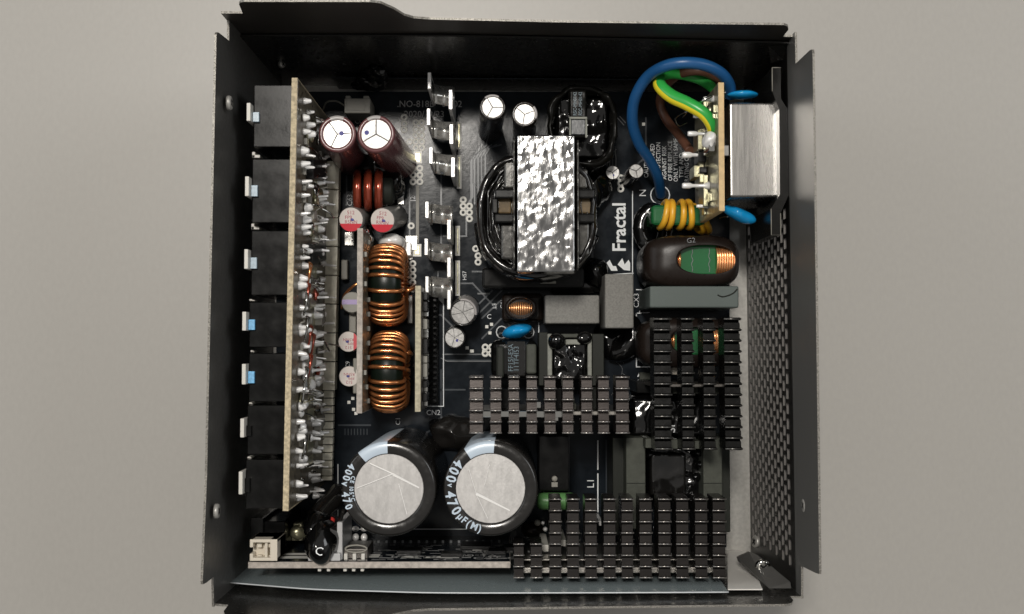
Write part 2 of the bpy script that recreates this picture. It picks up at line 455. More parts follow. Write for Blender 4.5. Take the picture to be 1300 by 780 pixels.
# corner gussets with screws
def plate3(name, pts, th, mats, parent, label=None):
    mb = MB(); mb.prism(pts, th, 0, 1 if isinstance(mats, list) and len(mats) > 1 else None)
    return mb.build(name, mats, parent, label)
def screw(px, py, z, nrm, r, label=None, parent=None):
    c = P(px, py, z); mb = MB()
    mb.lathe([(r, 0), (r, 0.6), (r*0.9, 1.0), (r*0.5, 1.1)], c, axis=nrm, seg=20)
    u = V(nrm).orthogonal().normalized(); w = V(nrm).normalized().cross(u)
    for a in (u, w):
        b_ = V(nrm).normalized().cross(a)
        pl = [c+V(nrm)*1.0+a*(-r*.55)+b_*(-r*.13), c+V(nrm)*1.0+a*(r*.55)+b_*(-r*.13), c+V(nrm)*1.0+a*(r*.55)+b_*(r*.13), c+V(nrm)*1.0+a*(-r*.55)+b_*(r*.13)]
        mb.prism(pl, V(nrm)*0.13, 1)
    return mb.build('screw', [M_tin if r > 2.0 else M_floor, M_chip], parent or case, label)
# bottom right bracket: upright end and flat ear
p = [P(925+10, 706, 16), P(948, 700, 16), P(1000, 741, 55), P(1003, 746, 57), P(974, 746, 57), P(935, 709, 16)]
mb = MB()
mb.prism([P(935, 707, 30), P(950, 700, 30), P(962, 705, 34), P(1002, 738, 55), P(1003, 746, 57), P(975, 746, 57), P(937, 713, 30)], (0, 0, 1.2), 0, 1)
mb.build('corner_bracket', [M_caseo, M_edge], case, 'dark steel corner bracket with one screw, at the lower right')
screw(968, 719, 43, (0.0, -0.25, 1), 2.2)
mb = MB(); mb.prism([P(975, 58, 57), P(1003, 58, 57), P(1003, 84, 50), P(958, 84, 20)], (0, 0, 1.0), 0, 1)
mb.build('corner_bracket', [M_case, M_case], case, 'black corner bracket above the mains socket')
mb = MB(); mb.prism([P(281, 763, 57), P(316, 763, 57), P(337, 747, 20), P(300, 725, 20)], (0, 0, 1.0), 0, 1)
mb.build('corner_bracket', [M_case, M_edge], case, 'black corner bracket at the lower left')
mb = MB(); mb.prism([P(296, 27, 58), P(345, 27, 58), P(372, 75, 20), P(330, 75, 20)], (0, 0, 1.0), 0, 1)
mb.build('corner_bracket', [M_case, M_case], case, 'black corner bracket at the upper left')
screw(1020, 150, 66, (-1, 0, 0), 1.9); screw(1024, 642, 66, (-1, 0, 0), 1.9)
screw(289, 131, 74, (1, 0, 0), 1.9); screw(273, 649, 74, (1, 0, 0), 1.9)
screw(961, 688, 12, (-1, 0.1, 0.3), 1.9); screw(299, 27, 60, (1, 0, 0.4), 1.2); screw(356, 82, 30, (1, 0, 0.6), 1.2)

# goo on the top wall
mb = MB()
mb.blob((P(470, 101, 10).x, 82.5, 14), 5.5, 2.4, 5, 0.5, 0.35, zmin=8, seed=2)
mb.blob((P(482, 88, 16).x, 83.0, 22), 3.0, 1.6, 8, 0.5, 0.5, zmin=8, seed=5)
mb.build('glue_blob', M_goo, case, 'black glue smeared low on the top side wall')

# ------------------------------------------------------------------ insulating film at the bottom and top
mb = MB()
def film_pts(row, z):
    return [P(x, y, z) for x, y in row]
top = [(292, 740), (340, 744), (400, 748.5), (480, 751), (560, 753), (700, 753), (850, 752.5), (925, 752)]
ya = [-66.3+0.2*math.sin(i) for i in range(len(top))]
vs = []
for i, (px, py) in enumerate(top):
    t = PW(px, py, V((-80, -65.6-0.02*i, 0)), V((80, -65.6-0.02*i, 0)))
    x = t[0]-80
    vs.append(V((x, -65.6-0.02*i, t[1])))
nrow = 8
pts = []
for i, v_ in enumerate(vs):
    x_low = P(330 if i == 0 else top[i][0]*0.92+45, 720, 8).x
    for k in range(nrow+1):
        s_ = k/nrow
        if s_ < 0.8:
            q = s_/0.8
            pts.append(V((v_.x+(x_low-v_.x)*q*0.8, v_.y+0.6*q, v_.z*(1-q)+3*q)))
        else:
            q = (s_-0.8)/0.2
            pts.append(V((v_.x+(x_low-v_.x)*(0.8+0.2*q), v_.y+0.6+6*q, 3-1.5*q)))
fs = []
for i in range(len(vs)-1):
    for k in range(nrow):
        a = i*(nrow+1)+k; fs.append((a, a+1, a+nrow+2, a+nrow+1))
mb.add(pts, fs, 0, True)
rim = [v_+V((0, 0.02, 0.05)) for v_ in vs]
mb.tube(rim, 0.22, seg=5, mi=1)
M_filmedge = mat('film_edge', (0.55, 0.58, 0.6), 0.3)
mb.build('insulating_sheet', [M_film2, M_filmedge], PSU, 'clear bluish insulating film bent up along the bottom wall')
mb = MB()
a_ = V((P(425, 99, 10).x, 83.6, 1)); b_ = V((P(925, 100, 10).x, 82.9, 1))
za = PW(425, 99.3, V((-80, 83.6, 0)), V((80, 83.6, 0)))[1]; zc = PW(925, 102, V((-80, 82.9, 0)), V((80, 82.9, 0)))[1]
mb.prism([a_, b_, V((b_.x, b_.y, max(5, zc))), V((a_.x, a_.y, max(5, za)))], (0, 0.18, 0), 0, 1)
mb.build('insulating_sheet', [M_case, M_trace], PSU, 'low black insulating sheet along the top wall')

mb = MB(); mb.prism([V((P(924, 697, 1).x, -65.9, 0.2)), V((P(947, 697, 1).x, -65.9, 0.2)), V((P(968, 750, 59).x, -65.9, 59)), V((P(924, 750, 59).x, -65.9, 59))], (0, 0.3, 0))  # added plate: paints the floor's reflection onto the glossy bottom wall
mb.build('floor_reflection', mat('painted_reflection', (0.72, 0.70, 0.66), 0.45, bump=0.4, bscale=200), case, 'pale strip up the bottom wall beside the corner bracket, standing in for the reflected floor')
# ------------------------------------------------------------------ main board
ZB = 10.0
mb = MB()
poly = [(352, 118), (925, 118), (925, 668), (921, 672), (921, 694), (352, 694)]
mb.prism([P(x, y, ZB-1.6) for x, y in poly], (0, 0, 1.6), 0, 1)
pcb = mb.build('circuit_board', [M_pcb, M_ferrd], PSU, 'blue black main circuit board with white print')
def zz(k=1): return ZB+0.004*k
def B2(px, py, k=1): return P(px, py, ZB+0.03*k)
def line(mb, pts, w, k=1, mi=0, closed=False, h=0.03):
    n = len(pts)
    for i in range(n if closed else n-1):
        a = B2(*pts[i], k); b_ = B2(*pts[(i+1) % n], k)
        d = (b_-a); 
        if d.length < 1e-6: continue
        d.normalize(); s_ = V((-d.y, d.x, 0))*w/2; e = d*w/2
        kk = (0.0013*(i % 3))
        mb.add([a-s_-e+V((0, 0, kk)), b_-s_+e+V((0, 0, kk)), b_+s_+e+V((0, 0, kk)), a+s_-e+V((0, 0, kk))], [(0, 1, 2, 3)], mi)
# copper traces and pour outlines, under the mask
mb = MB()
for pl in ([(563, 300), (592, 300), (592, 262), (600, 250), (600, 205)], [(566, 450), (625, 450)], [(566, 458), (628, 458)],
           [(540, 400), (560, 400), (575, 415)], [(560, 470), (560, 540), (520, 560)], [(600, 345), (640, 345)],
           [(430, 540), (470, 540)], [(560, 360), (600, 360), (630, 392)], [(602, 392), (632, 362)], [(606, 400), (640, 366)],
           [(612, 404), (646, 372)], [(612, 430), (636, 405)], [(560, 200), (560, 330), (575, 345), (575, 372)],
           [(820, 150), (820, 200), (800, 215)], [(690, 555), (690, 640)], [(722, 555), (722, 625)], [(770, 560), (770, 630)],
           [(440, 210), (440, 260)], [(520, 240), (520, 300)], [(465, 150), (505, 150)], [(745, 350), (770, 350)], [(560, 495), (590, 495)]):
    line(mb, pl, 0.5, 1)
for k in range(5):
    line(mb, [(598+k*4.5, 262-k*3), (598+k*4.5, 205-k*2), (604+k*4.5, 196-k*2), (612+k*6, 184)], 0.42, 1)
for k in range(8):
    line(mb, [(438+k*4, 545), (438+k*4, 552)], 0.25, 1)
line(mb, [(556, 345), (556, 375)], 0.35); line(mb, [(752, 275), (752, 345)], 0.7)
mb.build('traces', M_trace, pcb)
# bright bare traces near the top of the big transformer and the right
mb = MB()
for k in range(4):
    line(mb, [(600+k*4, 232-k*3), (600+k*4, 200-k*3), (606+k*4, 194-k*3), (606+k*4, 181-k*2)], 0.18, 2)
    line(mb, [(600+k*4, 232-k*3), (612+k*3, 246-k*3)], 0.18, 2)
for k in range(3):
    line(mb, [(774+k*4, 212), (774+k*4, 200+k), (782-k*1.0, 190-k*4)], 0.25, 2)
line(mb, [(562, 450), (624, 450)], 0.22, 2); line(mb, [(560, 455), (568, 459), (626, 459)], 0.22, 2)
line(mb, [(607, 373), (621, 373)], 0.5, 2); line(mb, [(784, 150), (792, 159)], 0.2, 2); line(mb, [(787, 148), (794, 156)], 0.2, 2)
line(mb, [(742, 352), (770, 352)], 0.2, 2)
mb.build('silkscreen_lines', M_silkg, pcb)

# white silkscreen
mb = MB()
line(mb, [(563, 375), (563, 516), (537, 516), (537, 500)], 0.28, 3)
line(mb, [(562, 375), (545, 377)], 0.28, 3); mb.add([B2(553, 376, 3.2), B2(563, 376, 3.2), B2(563, 387, 3.2)], [(2, 1, 0)], 0)
line(mb, [(808, 398), (808, 466), (840, 466)], 0.35, 3); line(mb, [(808, 398), (824, 397)], 0.35, 3)
line(mb, [(808, 368), (822, 368)], 0.3, 3); line(mb, [(812, 374), (812, 396)], 0.3, 3); line(mb, [(812, 374), (824, 374)], 0.3, 3)
line(mb, [(756, 350), (804, 347)], 0.25, 3)
line(mb, [(803, 243), (803, 350)], 0.28, 3)
line(mb, [(759, 560), (759, 596)], 0.35, 3); line(mb, [(759, 602), (759, 650)], 0.35, 3)
line(mb, [(429, 590), (429, 655)], 0.3, 3)
line(mb, [(440, 672), (650, 672)], 0.25, 3)
line(mb, [(810, 478), (812, 474), (828, 474), (828, 487), (812, 487), (812, 474)], 0.35, 3)
line(mb, [(684, 410), (684, 424), (690, 424)], 0.25, 3)
for (x, y) in ((505, 118), (780, 478)): pass
# texts
RX, RY = V((1, 0, 0)), V((0, 1, 0))
s0 = mm(10)
def T(body, h, px, py, rot=0, sx=1.0, k=3, target=None, align='LEFT'):
    a = math.radians(rot); xd = V((math.cos(a), math.sin(a), 0)); yd = V((-math.sin(a), math.cos(a), 0))
    (target or mb).text(body, h*s0, B2(px, py, k), xd, yd, align=align, sx=sx)
BOLD[0] = 0.03; T('Fractal', 17, 794, 320, 90, 0.98); BOLD[0] = 0.0
T('J2', 6.5, 527, 256, 90); T('C63', 6.5, 447, 262, 90); T('C1', 6, 508, 540, 90); T('CN2', 6.5, 541, 527, 0)
T('L1', 9, 754, 620, 90); T('CX3', 7, 811, 391, 90); T('C9', 5.5, 444, 468, 90); T('N', 9, 820, 250, 90)
T('CX2', 5, 822, 386, 90, 0.5)
T('HS5', 5, 576, 356, 90); T('HS7', 5, 592, 356, 90); T('C41', 5, 640, 392, 90); T('L3', 5, 630, 392, 90)
T('C', 6, 618, 405, 0)
for i, (tx, x, y0_) in enumerate((('CAUTION', 823, 226), ('CONTINUED', 831, 222), ('PROTECTION', 838.5, 222), ('AGAINST RISK', 846, 228),
                      ('OF FIRE REPLACE', 853.5, 230), ('ONLY WITH SAME', 860.5, 231), ('TYPE AND', 867.5, 226), ('RATING OF FUSE', 874.5, 231))):
    T(tx, 5.6, x, y0_, 90, 0.86)
# the logo: two slanted strokes
for dx in (0, 18):
    x, y = 770+dx, 334
    if dx == 0: pl = [(x, 334), (x+4, 330), (x+8, 338), (x+12, 338), (x+14, 344), (x+6, 344)]
    else: pl = [(x-4, 336), (x+2, 328), (x+5, 336), (x+10, 330), (x+12, 334), (x+12, 344), (x+4, 343)]
    mb.add([B2(q[0], q[1], 3.1) for q in pl], [list(range(len(pl)))[::-1]])
silk = mb.build('silkscreen_print', M_silk, pcb)
mb = MB()
T('.NO-818B   01-02', 8.5, 504, 136, 0, 0.95, target=mb); T('2020/12/23', 8.5, 513, 149, 0, 0.95, target=mb)
T('CON1', 6, 450, 157, 0, target=mb)
mb.build('silkscreen_print', mat('silkscreen_dim', (0.42, 0.42, 0.42), 0.6, spec=0.2), pcb, 'dim grey board number and date printed near the top wall')

# solder rings
ring0 = None
rings = [(513, y) for y in (149, 157, 165)]+[(528, y) for y in (156, 164, 172, 180, 188)]+[(535.5, y) for y in (156, 164, 172, 180, 188)]+[(520, 180)] \
    + [(524.5, y) for y in (214, 222.5, 231)]+[(533, y) for y in (214, 222.5, 231)] \
    + [(588, y) for y in (254, 262, 270)]+[(596, y) for y in (262, 270, 278)]+[(524, y) for y in (335, 343, 351, 359, 367)]+[(616, 441), (624, 441), (616, 449), (624, 449)] \
    + [(607, y) for y in (325, 333)]+[(522, 287), (788, 226), (788, 233), (788, 240)]+[(604, 316)]
for (x, y) in rings:
    if ring0 is None:
        mb = MB(); c = B2(x, y, 3)
        n = 16; vs = []; fs = []
        for k in range(n):
            a = 2*PI*k/n
            for r_, h_ in ((1.14, 0.0), (1.08, 0.14), (0.56, 0.14), (0.46, 0.0)):
                vs.append(c+V((r_*math.cos(a), r_*math.sin(a), h_)))
        for k in range(n):
            for j in range(3):
                a = k*4+j; b_ = ((k+1) % n)*4+j; fs.append((a, b_, b_+1, a+1))
        mb.add(vs, fs, 0, True)
        ring0 = mb.build('solder_ring', M_pad, pcb)
    else:
        copy_piece(ring0, B2(x, y, 3))
# solder slots, jumper strip and bare pads
def flatpad(px0, py0, px1, py1, m_=M_gold, h=0.25, name='solder_slot', k=2):
    x0, x1, y0, y1 = rect(px0, py0, px1, py1, ZB)
    mb = MB(); mb.box(x0, x1, y0, y1, ZB+0.02*k, ZB+h, 0.1)
    mb.build(name, m_, pcb)
def slotpad(px0, py0, px1, py1):
    x0, x1, y0, y1 = rect(px0, py0, px1, py1, ZB)
    mb = MB(); mb.box(x0, x1, y0, y1, ZB+0.03, ZB+0.18, 0.08, mi=0)
    mb.box(x0+0.55, x1-0.55, y0+0.6, y1-0.6, ZB+0.05, ZB+0.3, 0.12, mi=1)
    mb.build('solder_slot', [M_pad, M_gold], pcb)
for q in ((579, 155, 586, 190), (580, 197, 586, 240), (578, 287, 584, 325), (578, 331, 584, 376), (525, 192, 536, 208), (524, 310, 535, 326)): slotpad(*q)
flatpad(528, 236, 532, 309, M_greyc, 0.15, 'jumper_strip')
for (x, y, w, h) in ((612, 441, 0, 0), (614, 446, 4, 4), (599, 446, 5, 4), (593, 442, 4, 4), (618, 415, 4, 4), (624, 412, 4, 4), (622, 423, 4, 4), (443, 511, 4, 4),
                     (448, 506, 4, 4), (449, 520, 4, 4), (452, 525, 4, 4), (800, 150, 3, 3), (817, 158, 4, 4), (570, 352, 4, 4), (803, 420, 4, 4)):
    if w: flatpad(x-w/2, y-h/2, x+w/2, y+h/2, M_pad, 0.2, 'solder_pad')
# big bare pads beside the sockets of the copper coils
for q in ((480, 255, 492, 262), (515, 300, 530, 318), (505, 245, 513, 260), (438, 295, 450, 312), (515, 318, 524, 330)): flatpad(*q, M_plate, 0.9, 'solder_pad')

# ------------------------------------------------------------------ capacitors
def cap(px, py, zt, bx_, by_, r, sleeve, label, ring=0.78, vent='Y', alu=M_alu, side=None, stripe=None, seg=40, rot=0, name='capacitor', dot=None, step=0.5, zb_=ZB):
    A = P(bx_, by_, zb_+0.1); B = P(px, py, zt); ax = (B-A).normalized(); H = (B-A).length
    mb = MB()
    mb.lathe([(r*0.93, 0), (r, 0.5), (r, H-0.9), (r*0.985, H-0.35), (r*0.94, H), (r*(ring+0.03), H-0.1), (r*ring, H-0.35), (r*ring, H-1.2)], A, B, seg, smooth=True)
    o = mb.build(name, sleeve, PSU, label)
    u = ax.orthogonal(); u = (V((1, 0, 0))-ax*ax.x).normalized(); w = ax.cross(u)
    tz = H-0.35-step*0.3
    def pt(rr, a, h=0): return A+ax*(tz+h)+u*(rr*math.cos(a))+w*(rr*math.sin(a))
    rr = r*ring-0.02
    mb = MB()
    if vent == 'Y':
        g = 0.10*max(1, r/4)
        vs = [A+ax*(tz-0.35)]; n = 36
        mb.lathe([(rr, tz-0.6), (rr, tz-0.3)], A, B, 32, mi=1, smooth=False)
        for k in range(3):
            a0 = rot+k*2*PI/3; da = 2*PI/3
            c = A+ax*tz+(u*math.cos(a0+da/2)+w*math.sin(a0+da/2))*g*1.6
            pts = [c]+[pt(rr, a0+g/rr*1.2+(da-2.4*g/rr)*i/12) for i in range(13)]
            mb.prism([q-ax*0.3 for q in pts], ax*0.3)
    elif vent == 'K':
        mb.lathe([(rr, tz-0.6), (rr, tz-0.3)], A, B, 32, mi=1, smooth=False)
        for a0, a1 in ((0.4, 1.5), (1.56, 2.3), (2.36, 4.2), (4.26, 5.6), (5.66, 6.62)):
            c = A+ax*tz+(u*math.cos((a0+a1)/2+rot)+w*math.sin((a0+a1)/2+rot))*g_(r)
            pts = [c]+[pt(rr, rot+a0+(a1-a0)*i/10) for i in range(11)]
            mb.prism([q-ax*0.3 for q in pts], ax*0.3)
    else:
        mb.lathe([(rr, tz-0.8), (rr, tz-0.1), (rr-0.1, tz)], A, B, 40, smooth=False)
    mb.build('end_cap', [alu, M_groove], o)
    if dot:
        mb = MB(); mb.lathe([(r*0.13, 0), (r*0.13, 0.03)], pt(dot[0]*r, dot[1], 0.01), axis=ax, seg=10)
        mb.build('ink_dot', M_ink, o)
    if stripe:
        a0, a1, ms = stripe[:3]; h0 = stripe[3] if len(stripe) > 3 else 0.5
        prof = [(r+0.04, H*h0), (r+0.04, H-0.9), (r*0.985+0.04, H-0.33), (r*0.94, H+0.04), (r*(ring+0.03), H-0.06), (r*(ring+0.01), H-0.2)]
        n = 14; vs = []; fs = []
        for (q, h) in prof:
            for i in range(n+1):
                a = a0+(a1-a0)*i/n; vs.append(A+ax*h+u*(q*math.cos(a))+w*(q*math.sin(a)))
        for j in range(len(prof)-1):
            for i in range(n): fs.append((j*(n+1)+i, j*(n+1)+i+1, (j+1)*(n+1)+i+1, (j+1)*(n+1)+i))
        mb = MB(); mb.add(vs, fs, 0, True); mb.build('sleeve_stripe', ms, o)
    return o, A, ax, u, w, H, pt
def g_(r): return 0.10*max(1, r/4)

R_ = math.radians
cap(428, 170, 50, 447, 203, 5.3, M_sleeveb, 'tall brown sleeved capacitor, the left one of the leaning pair by the riser board', ring=0.74, rot=R_(5), dot=(0.22, R_(10)), stripe=(R_(68), R_(115), M_stripeg, 0.75))
cap(477, 170, 50, 507, 207, 5.4, M_sleeveb, 'tall brown sleeved capacitor, the right one of the leaning pair, over the dark red coil', ring=0.77, rot=R_(90), dot=(0.5, R_(170)), stripe=(R_(75), R_(120), M_stripeg, 0.75))
cap(625.5, 136, 44, 622, 166, 3.75, M_sleeved, 'small dark capacitor with shiny top, left of the two above the foil transformer', ring=0.8, rot=R_(0), stripe=(R_(60), R_(130), M_stripeg, 0.8))
cap(666, 145, 44, 665, 170, 3.7, M_sleeved, 'small dark capacitor with shiny top, touching the top edge of the foil transformer', ring=0.78, rot=R_(20), stripe=(R_(-20), R_(40), M_stripeg, 0.8))
cap(587.5, 397, 26, 592, 391, 5.2*0.82, M_sleeve, 'black capacitor with a pale curved stripe, beside the black pin header', ring=0.82, vent='K', rot=R_(60), stripe=(R_(-10), R_(100), M_stripeg, 0.3))
cap(577, 429, 24, 579, 426, 3.3, M_sleeve, 'smaller black capacitor just below the one with the pale stripe', ring=0.86, vent='K', rot=R_(10), dot=(0.35, R_(-50)))
cap(778, 219, 22, 774, 224, 2.2, M_sleeved, 'tiny black capacitor left of a pair above the printed brand word', ring=0.9, vent='Y', rot=R_(40), dot=(0.4, R_(-70)))
cap(808, 217, 24, 797, 229, 2.3, M_sleeved, 'tiny black capacitor right of a pair above the printed brand word', ring=0.9, vent='Y', rot=R_(40))

# polymer cans with white and red tops
def polycan(px, py, zt, bx_, by_, r, label, band=M_red, a0=200, a1=340, txt=True, rot=0, top=None):
    A = P(bx_, by_, ZB+0.1); B = P(px, py, zt); ax = (B-A).normalized(); H = (B-A).length
    mb = MB(); mb.lathe([(r*0.9, 0), (r, 0.4), (r, H-0.7), (r*0.96, H-0.2), (r*0.9, H-0.02)], A, B, 36)
    o = mb.build('polymer_capacitor', M_canside, PSU, label)
    u = (V((1, 0, 0))-ax*ax.x).normalized(); w = ax.cross(u)
    mb = MB(); rr = r*0.95
    mb.lathe([(rr, H-0.2), (rr, H+0.04), (rr-0.1, H+0.1)], A, B, 36, smooth=False)
    mb.build('painted_top', top or M_capw, o)
    mb = MB(); n = 18
    if a0 is None: pts = [A+ax*(H+0.115)+u*(rr*x_)+w*(rr*y_) for x_, y_ in ((-0.98, -0.22), (0.98, -0.22), (0.96, 0.26), (-0.96, 0.26))]
    else: pts = [A+ax*(H+0.115)+u*(rr*1.0*math.cos(R_(a0+(a1-a0)*i/n)))+w*(rr*1.0*math.sin(R_(a0+(a1-a0)*i/n))) for i in range(n+1)]
    mb.prism(pts, ax*0.02); mb.build('coloured_band', band, o)
    if txt:
        mb = MB()
        a = R_(rot); xd = u*math.cos(a)+w*math.sin(a); yd = -u*math.sin(a)+w*math.cos(a)
        c = A+ax*(H+0.13)
        mb.text('512', r*0.30, c+yd*r*0.42, xd, yd, align='CENTER'); mb.text('FP9', r*0.28, c+yd*r*0.05-xd*r*0.2, xd, yd, align='CENTER')
        mb.text('R5NN', r*0.28, c-yd*r*0.32, xd, yd, align='CENTER')
        mb.build('printed_code', M_rink, o)
        mb = MB(); mb.blob(c+xd*r*0.12, r*0.16, r*0.12, 0.05, 0.3); mb.build('ink_mark', M_ink, o)
    return o
polycan(445.5, 279, 28, 463, 277, 3.75, 'white topped polymer capacitor with red band, left of two below the dark red coil')
polycan(485.5, 280, 28, 503, 275, 3.75, 'white topped polymer capacitor with red band, right of two below the dark red coil', rot=-5)
polycan(442.5, 434, 22, 447, 434, 3.2, 'white topped polymer capacitor half behind the grey board edge, upper of two', a0=-60, a1=60, rot=180)
polycan(443.5, 478, 22, 448, 478, 3.2, 'white topped polymer capacitor half behind the grey board edge, lower of two', a0=-40, a1=40, rot=180)
polycan(447, 384, 20, 451, 388, 3.3, 'grey polymer capacitor with a purple band beside the upper copper coil', band=M_purple, a0=None, txt=False, top=M_greyc)

# two big mains capacitors
for idx, (px, py, bx_, by_, lab) in enumerate(((493.5, 621, 517, 594, 'huge black 400 volt capacitor with silver top, the left of two'),
                                              (622.7, 620.5, 628, 597, 'huge black 400 volt capacitor with silver top, the right of two'))):
    r = 12.65; ring = 0.735
    st = (R_(92), R_(131), M_stripe, 0.1) if idx == 0 else (R_(85), R_(124), M_stripe, 0.1)
    o, A, ax, u, w, H, pt = cap(px, py, 64, bx_, by_, r, M_sleeve, lab, ring=ring, vent='', alu=M_alub, stripe=st, seg=72)
    mb = MB()
    ctr = (403, 358) if idx == 0 else (885, 465)
    cx, cy = (493.5, 621) if idx == 0 else (622.7, 620.5)
    def off(q): return P(400+q[0]/4.333, 520+q[1]/4.333, 64)-P(cx, cy, 64)
    if idx == 0: rays_ = [((427, 358), (300, 300), .30), ((427, 358), (572, 430), .30), ((427, 358), (228, 436), .2), ((460, 410), (505, 578), .12)]
    else: rays_ = [((885, 465), (1095, 565), .34), ((885, 465), (845, 330), .12), ((930, 420), (960, 300), .1), ((885, 465), (950, 600), .1)]
    c0 = A+ax*(H-0.5)
    for a_, b_, wd in rays_:
        p0 = c0+off(a_); p1 = c0+off(b_)
        d = (p1-p0).normalized(); s_ = d.cross(ax).normalized()*wd
        mb.prism([p0-s_, p1-s_*0.6, p1+V((0, 0, 0.16)), p0+V((0, 0, 0.16))], s_*0.9)
    mb.build('vent_crease', mat('crease_metal', (0.78, 0.77, 0.75), 0.35, metal=0.4), o)
    # print round the shoulder
    mb = MB(); rad = r*0.865
    def arc(text, a_start, h, rad_, sp=1.0, flip=False):
        a = a_start
        for ch in text:
            if ch == ' ': a += h*0.5/rad_; continue
            _, _, wd = glyphs(ch); wdt = wd*h*0.92
            am = a+wdt/2/rad_
            rd = u*math.cos(am)+w*math.sin(am); tg = -u*math.sin(am)+w*math.cos(am)
            mb.text(ch, h, A+ax*(H+0.03)+rd*(rad_+h*0.42), tg, -rd, align='CENTER', sx=0.92)
            a += (wdt+h*0.20*sp)/rad_
    BOLD[0] = 0.035
    if idx == 1:
        arc('400', R_(138), 2.7, rad); arc('v', R_(173), 1.6, rad*0.985); arc('470', R_(184), 2.7, rad); arc('µF(M)', R_(219), 1.9, rad)
    else:
        arc('400v', R_(146), 2.0, r*0.925); arc('470', R_(184), 2.0, r*0.925); arc('CE 105°C', R_(160), 1.1, r*0.79)
    BOLD[0] = 0.0
    mb.build('printed_rating', M_stripe, o)

# ------------------------------------------------------------------ riser board with sockets (left)
ZR = 70.0
a = P(374, 99, ZR); b_ = P(362.5, 649, ZR)
mb = MB(); thk = 7.2*mm(ZR)
pts_ = [V((a.x-thk/2, a.y, 12)), V((b_.x-thk/2, b_.y, 12)), V((b_.x-thk/2, b_.y, ZR)), V((a.x-thk/2, a.y, ZR))]
mb.prism(pts_, (thk, 0, 0), 0)
for f_i in range(len(mb.f)): pass
riser = mb.build('socket_board', [M_fr4], PSU, 'tall upright board with tan top edge behind the black output sockets')
xd = (b_-a).normalized()
def RF(t, z, off=0.0):       # point on the riser's solder side, t 0..1 from the top of the photo down
    q = a.lerp(b_, t); return V((q.x+thk/2+off, q.y, z))
mb = MB(); mb.prism([RF(0.004, 12, 0.02), RF(0.996, 12, 0.02), RF(0.996, ZR-0.3, 0.02), RF(0.004, ZR-0.3, 0.02)], (0.12, 0, 0))
mb.build('solder_side', M_riser, riser)
# riser: lower tinned copper strip and lands
mb = MB()
tt = 0.12
while tt < 0.98:
    ln = 0.075 if tt < 0.70 else 0.018
    z1 = 22 if tt < 0.70 else 20
    mb.prism([RF(tt, 13, 0.16), RF(min(0.985, tt+ln), 13, 0.16), RF(min(0.985, tt+ln), z1-4, 0.16), RF(tt, z1-4, 0.16)], (3.6 if tt < 0.7 else 3.0, 0, 0)); tt += ln+0.003
mb.build('tinned_strip', mat('strip_tin', (0.88, 0.84, 0.70), 0.4, spec=0.4, var=0.08), riser)
mb = MB()
for t in [0.14+0.04*k for k in range(21)]:
    for z0, z1 in ((34, 44),):
        if random.random() < 0.75: mb.prism([RF(t, z0, 0.15), RF(t+0.028, z0, 0.15), RF(t+0.028, z1, 0.15), RF(t, z1, 0.15)], (0.12, 0, 0))
mb.build('copper_land', M_gold, riser)
# solder joints with pins
mb = MB()
pr = [(0.95, 0), (0.92, 0.5), (0.75, 1.1), (0.6, 1.7), (0.5, 2.1), (0.25, 2.3)]
mb.lathe(pr, (0, 0, 0), axis=(1, 0, 0), seg=10)
j0 = mb.build('solder_joint', M_solder, riser)
j0_off = ORG[j0.name]
mb = MB(); mb.lathe([(0.85, 0), (0.75, 0.4), (0.36, 0.9), (0.28, 3.4), (0.12, 3.6)], (0, 0, 0), axis=(1, 0, 0), seg=8)
j1 = mb.build('solder_joint', M_solder, riser); j1_off = ORG[j1.name]
first = [True, True]
rows = []
py_ = 120.0
k = 0
while py_ < 640:
    rows.append(py_); py_ += 21.5 if (k % 2) else 20.0; k += 1
def place_joint(kind, t, z):
    c = RF(t, z, 0.1); src, off_ = ((j0, j0_off), (j1, j1_off))[kind]
    c = c+off_
    if first[kind]:
        first[kind] = False; src.location = (c-ORG[riser.name])*0.001; ORG[src.name] = c
        return
    q = copy_piece(src, c+V((0, random.uniform(-.5, .5), random.uniform(-.8, .8)))); s_ = random.uniform(0.6, 1.4); q.scale = (random.uniform(0.7, 1.5), s_, s_*random.uniform(0.8, 1.3)); q.rotation_euler = (random.uniform(0, 6), random.uniform(-.15, .15), random.uniform(-.15, .15))
for i, y in enumerate(rows):
    t = (y-99)/550
    place_joint(0, t, 62+random.uniform(-.6, .6)); place_joint(0, t+0.009, 57+random.uniform(-.6, .6))
    if i % 4 != 2: place_joint(1, t+0.012, 40+random.uniform(-1, 1))
    place_joint(0, t+0.018, 36+random.uniform(-1, 1)); place_joint(0, t+0.024, 31+random.uniform(-1, 1))
    if i % 2: place_joint(1, t+0.03, 24+random.uniform(-2, 2))
